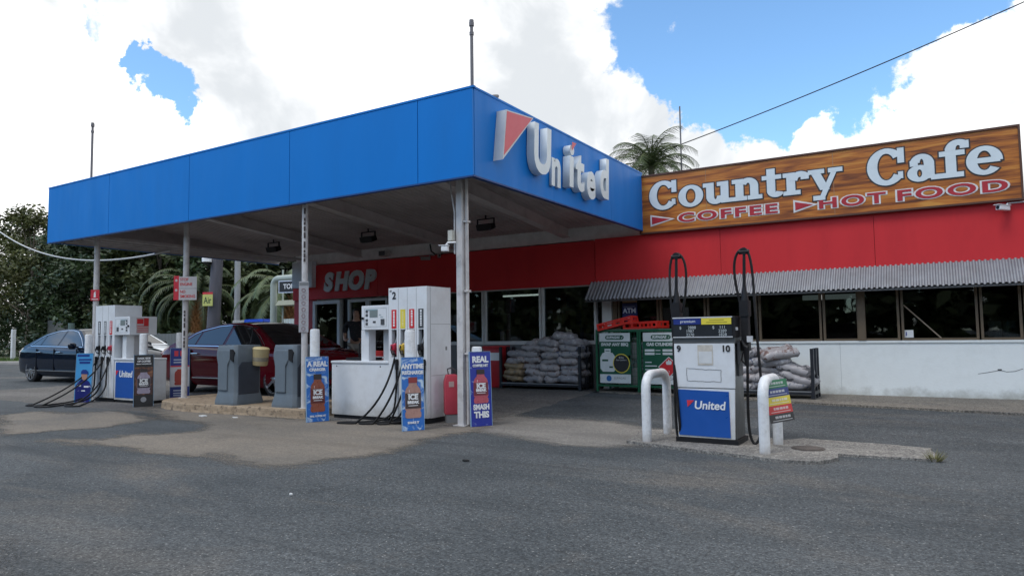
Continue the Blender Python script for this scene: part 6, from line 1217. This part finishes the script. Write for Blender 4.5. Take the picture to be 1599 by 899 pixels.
r = thing('dome_camera', 'white dome camera at the top of the leaning pole', 'camera', (-28.3, 19.6, 4.62)); mb = MB(); mb.lathe([(.22, .0), (.22, .16), (.16, .22), (0, .24)], 16); mb.build('housing', CLEAN_WHITE, r, smooth=True); mb = MB(); mb.lathe([(.0, -.15), (.10, -.13), (.17, -.05), (.18, 0)], 16); mb.build('dome', DARKGLASS, r, smooth=True)
r = thing('downpipe', 'thick pale green pipe bent over towards the shop wall', 'pipe', (-19.4, 16.0, .056)); GP = M('pipe_green', (.33, .37, .33), .5, var=.08); mb = MB(); mb.tube([(0, 0, 0), (0, 0, 2.85)] + [(.24 - .24 * cos(R(a)), 0, 2.85 + .24 * sin(R(a))) for a in range(15, 91, 15)] + [(3.6, 0, 3.09)], .115, 14); mb.build('pipe', GP, r, smooth=True); mb = MB(); mb.tube([(.34, .1, 0), (.34, .1, 3.4)], .03, 8); mb.build('thin_pipe', GP, r)
s = thing('toilet_sign', 'black sign with white capitals and border under the bent pipe', 'sign', (-17.85, 15.5, 2.80), R(12)); mb = MB(); mb.box(-.58, .58, 0, .03, -.20, .20); mb.build('panel', M('sign_pale'), s); mb = MB(); mb.box(-.55, .55, -.004, -.0005, -.17, .17); mb.build('face', INK, s); T('lettering', 'TOILETS', .22, CLEAN_WHITE, s, (0, -.006, 0), bold=.005, sx=.95)
r = thing('porch_roof', 'cream porch roof on a slim post left of the shop', 'porch', (-18.3, 16.2, .056)); CR = M('cream_paint', (.50, .49, .36), .5, var=.06); mb = MB(); mb.prism([(-.9, 2.18), (2.2, 2.18), (2.2, 2.34), (-.75, 2.34)], 'y', -.3, 2.0); mb.build('roof', CR, r); mb = MB(); mb.box(-.06, .06, -.05, .05, 0, 2.17); mb.build('post', CR, r)
r = thing('sheet_fence', 'white corrugated sheet fence below the cream porch', 'fence', (-18.2, 16.05, .056)); mb = MB()
for k in range(18): x = -.75 + k * .14; mb.prism([(x, 0), (x + .05, -.03), (x + .09, -.03), (x + .14, 0), (x + .14, .006), (x, .006)], 'z', .05, 1.72)
mb.build('sheet', M('sheet_white', (.50, .56, .54), .5, var=.06), r)
r = thing('crate_stack', 'grey crate on a stand behind the roof of the red car', 'crate', (-23.75, 18.2, .056)); mb = MB(); mb.box(-.4, .3, -.3, .3, 1.36, 1.80); mb.build('crate', M('crate_grey', (.33, .33, .32), .6, var=.2, scale=12), r, bevel=.02); mb = MB(); mb.box(-.42, 1.7, -.35, .35, 1.28, 1.355); [mb.box(x, x + .06, -.3, .3, 0, 1.28) for x in (-.4, .6, 1.6)]; mb.build('stand', DGREY, r)
r = thing('blue_crate', 'bright blue crate beside the grey crate behind the red car', 'crate', (-22.95, 18.2, 1.42)); mb = MB(); mb.box(-.46, .64, -.3, .3, 0, .06); [mb.box(x, x + .07, -.31, -.28, .06, .42) for x in (-.46, -.2, .06, .32, .57)]; mb.box(-.46, .64, -.3, .3, .34, .46); mb.box(-.44, .62, -.27, .28, .06, .34); mb.build('shell', M('crate_blue', (.01, .07, .52), .45, var=.12), r)
mb = MB((-46.5, 19.6, .03)); mb.box(-46.6, -46.4, 19.5, 19.7, 0, 1.85); tag(mb.build('guide_post', HW, bevel=.02, loc=(-46.5, 19.6, .03)), 'white guide post standing in the grass at the far left', 'post')
mb = MB((-40.6, 19.9, .03)); mb.cyl(-40.6, 19.9, 0, 2.1, .16, 12); tag(mb.build('green_post', M('post_teal', (.10, .15, .14), .6), loc=(-40.6, 19.9, .03)), 'grey green post behind the boot of the black sedan', 'post')
r = thing('road_sign', 'faint pale board on two legs among the trees at left', 'sign', (-47.2, 22.3, .05)); mb = MB(); mb.box(-1.2, 1.2, 0, .05, 1.3, 2.4); mb.build('panel', M('faded_board', (.12, .12, .11), .7, var=.2), r); [MB().box(x, x + .1, .06, .15, 0, 2.3).build('leg', FM, r) for x in (-.9, .8)]
r = thing('meter_box', 'grey blue box on a post by the slat fence', 'box', (-30.6, 17.5, .056)); mb = MB(); mb.box(-.3, .3, -.2, .2, .55, 1.25); mb.build('case', M('box_bluegrey', (.08, .11, .14), .5), r, bevel=.02); mb = MB(); mb.box(-.06, .06, -.06, .06, 0, .55); mb.build('post', FM, r); mb = MB(); mb.box(-.1, .2, -.205, -.2, .8, 1.1); mb.build('screen', DARK, r)
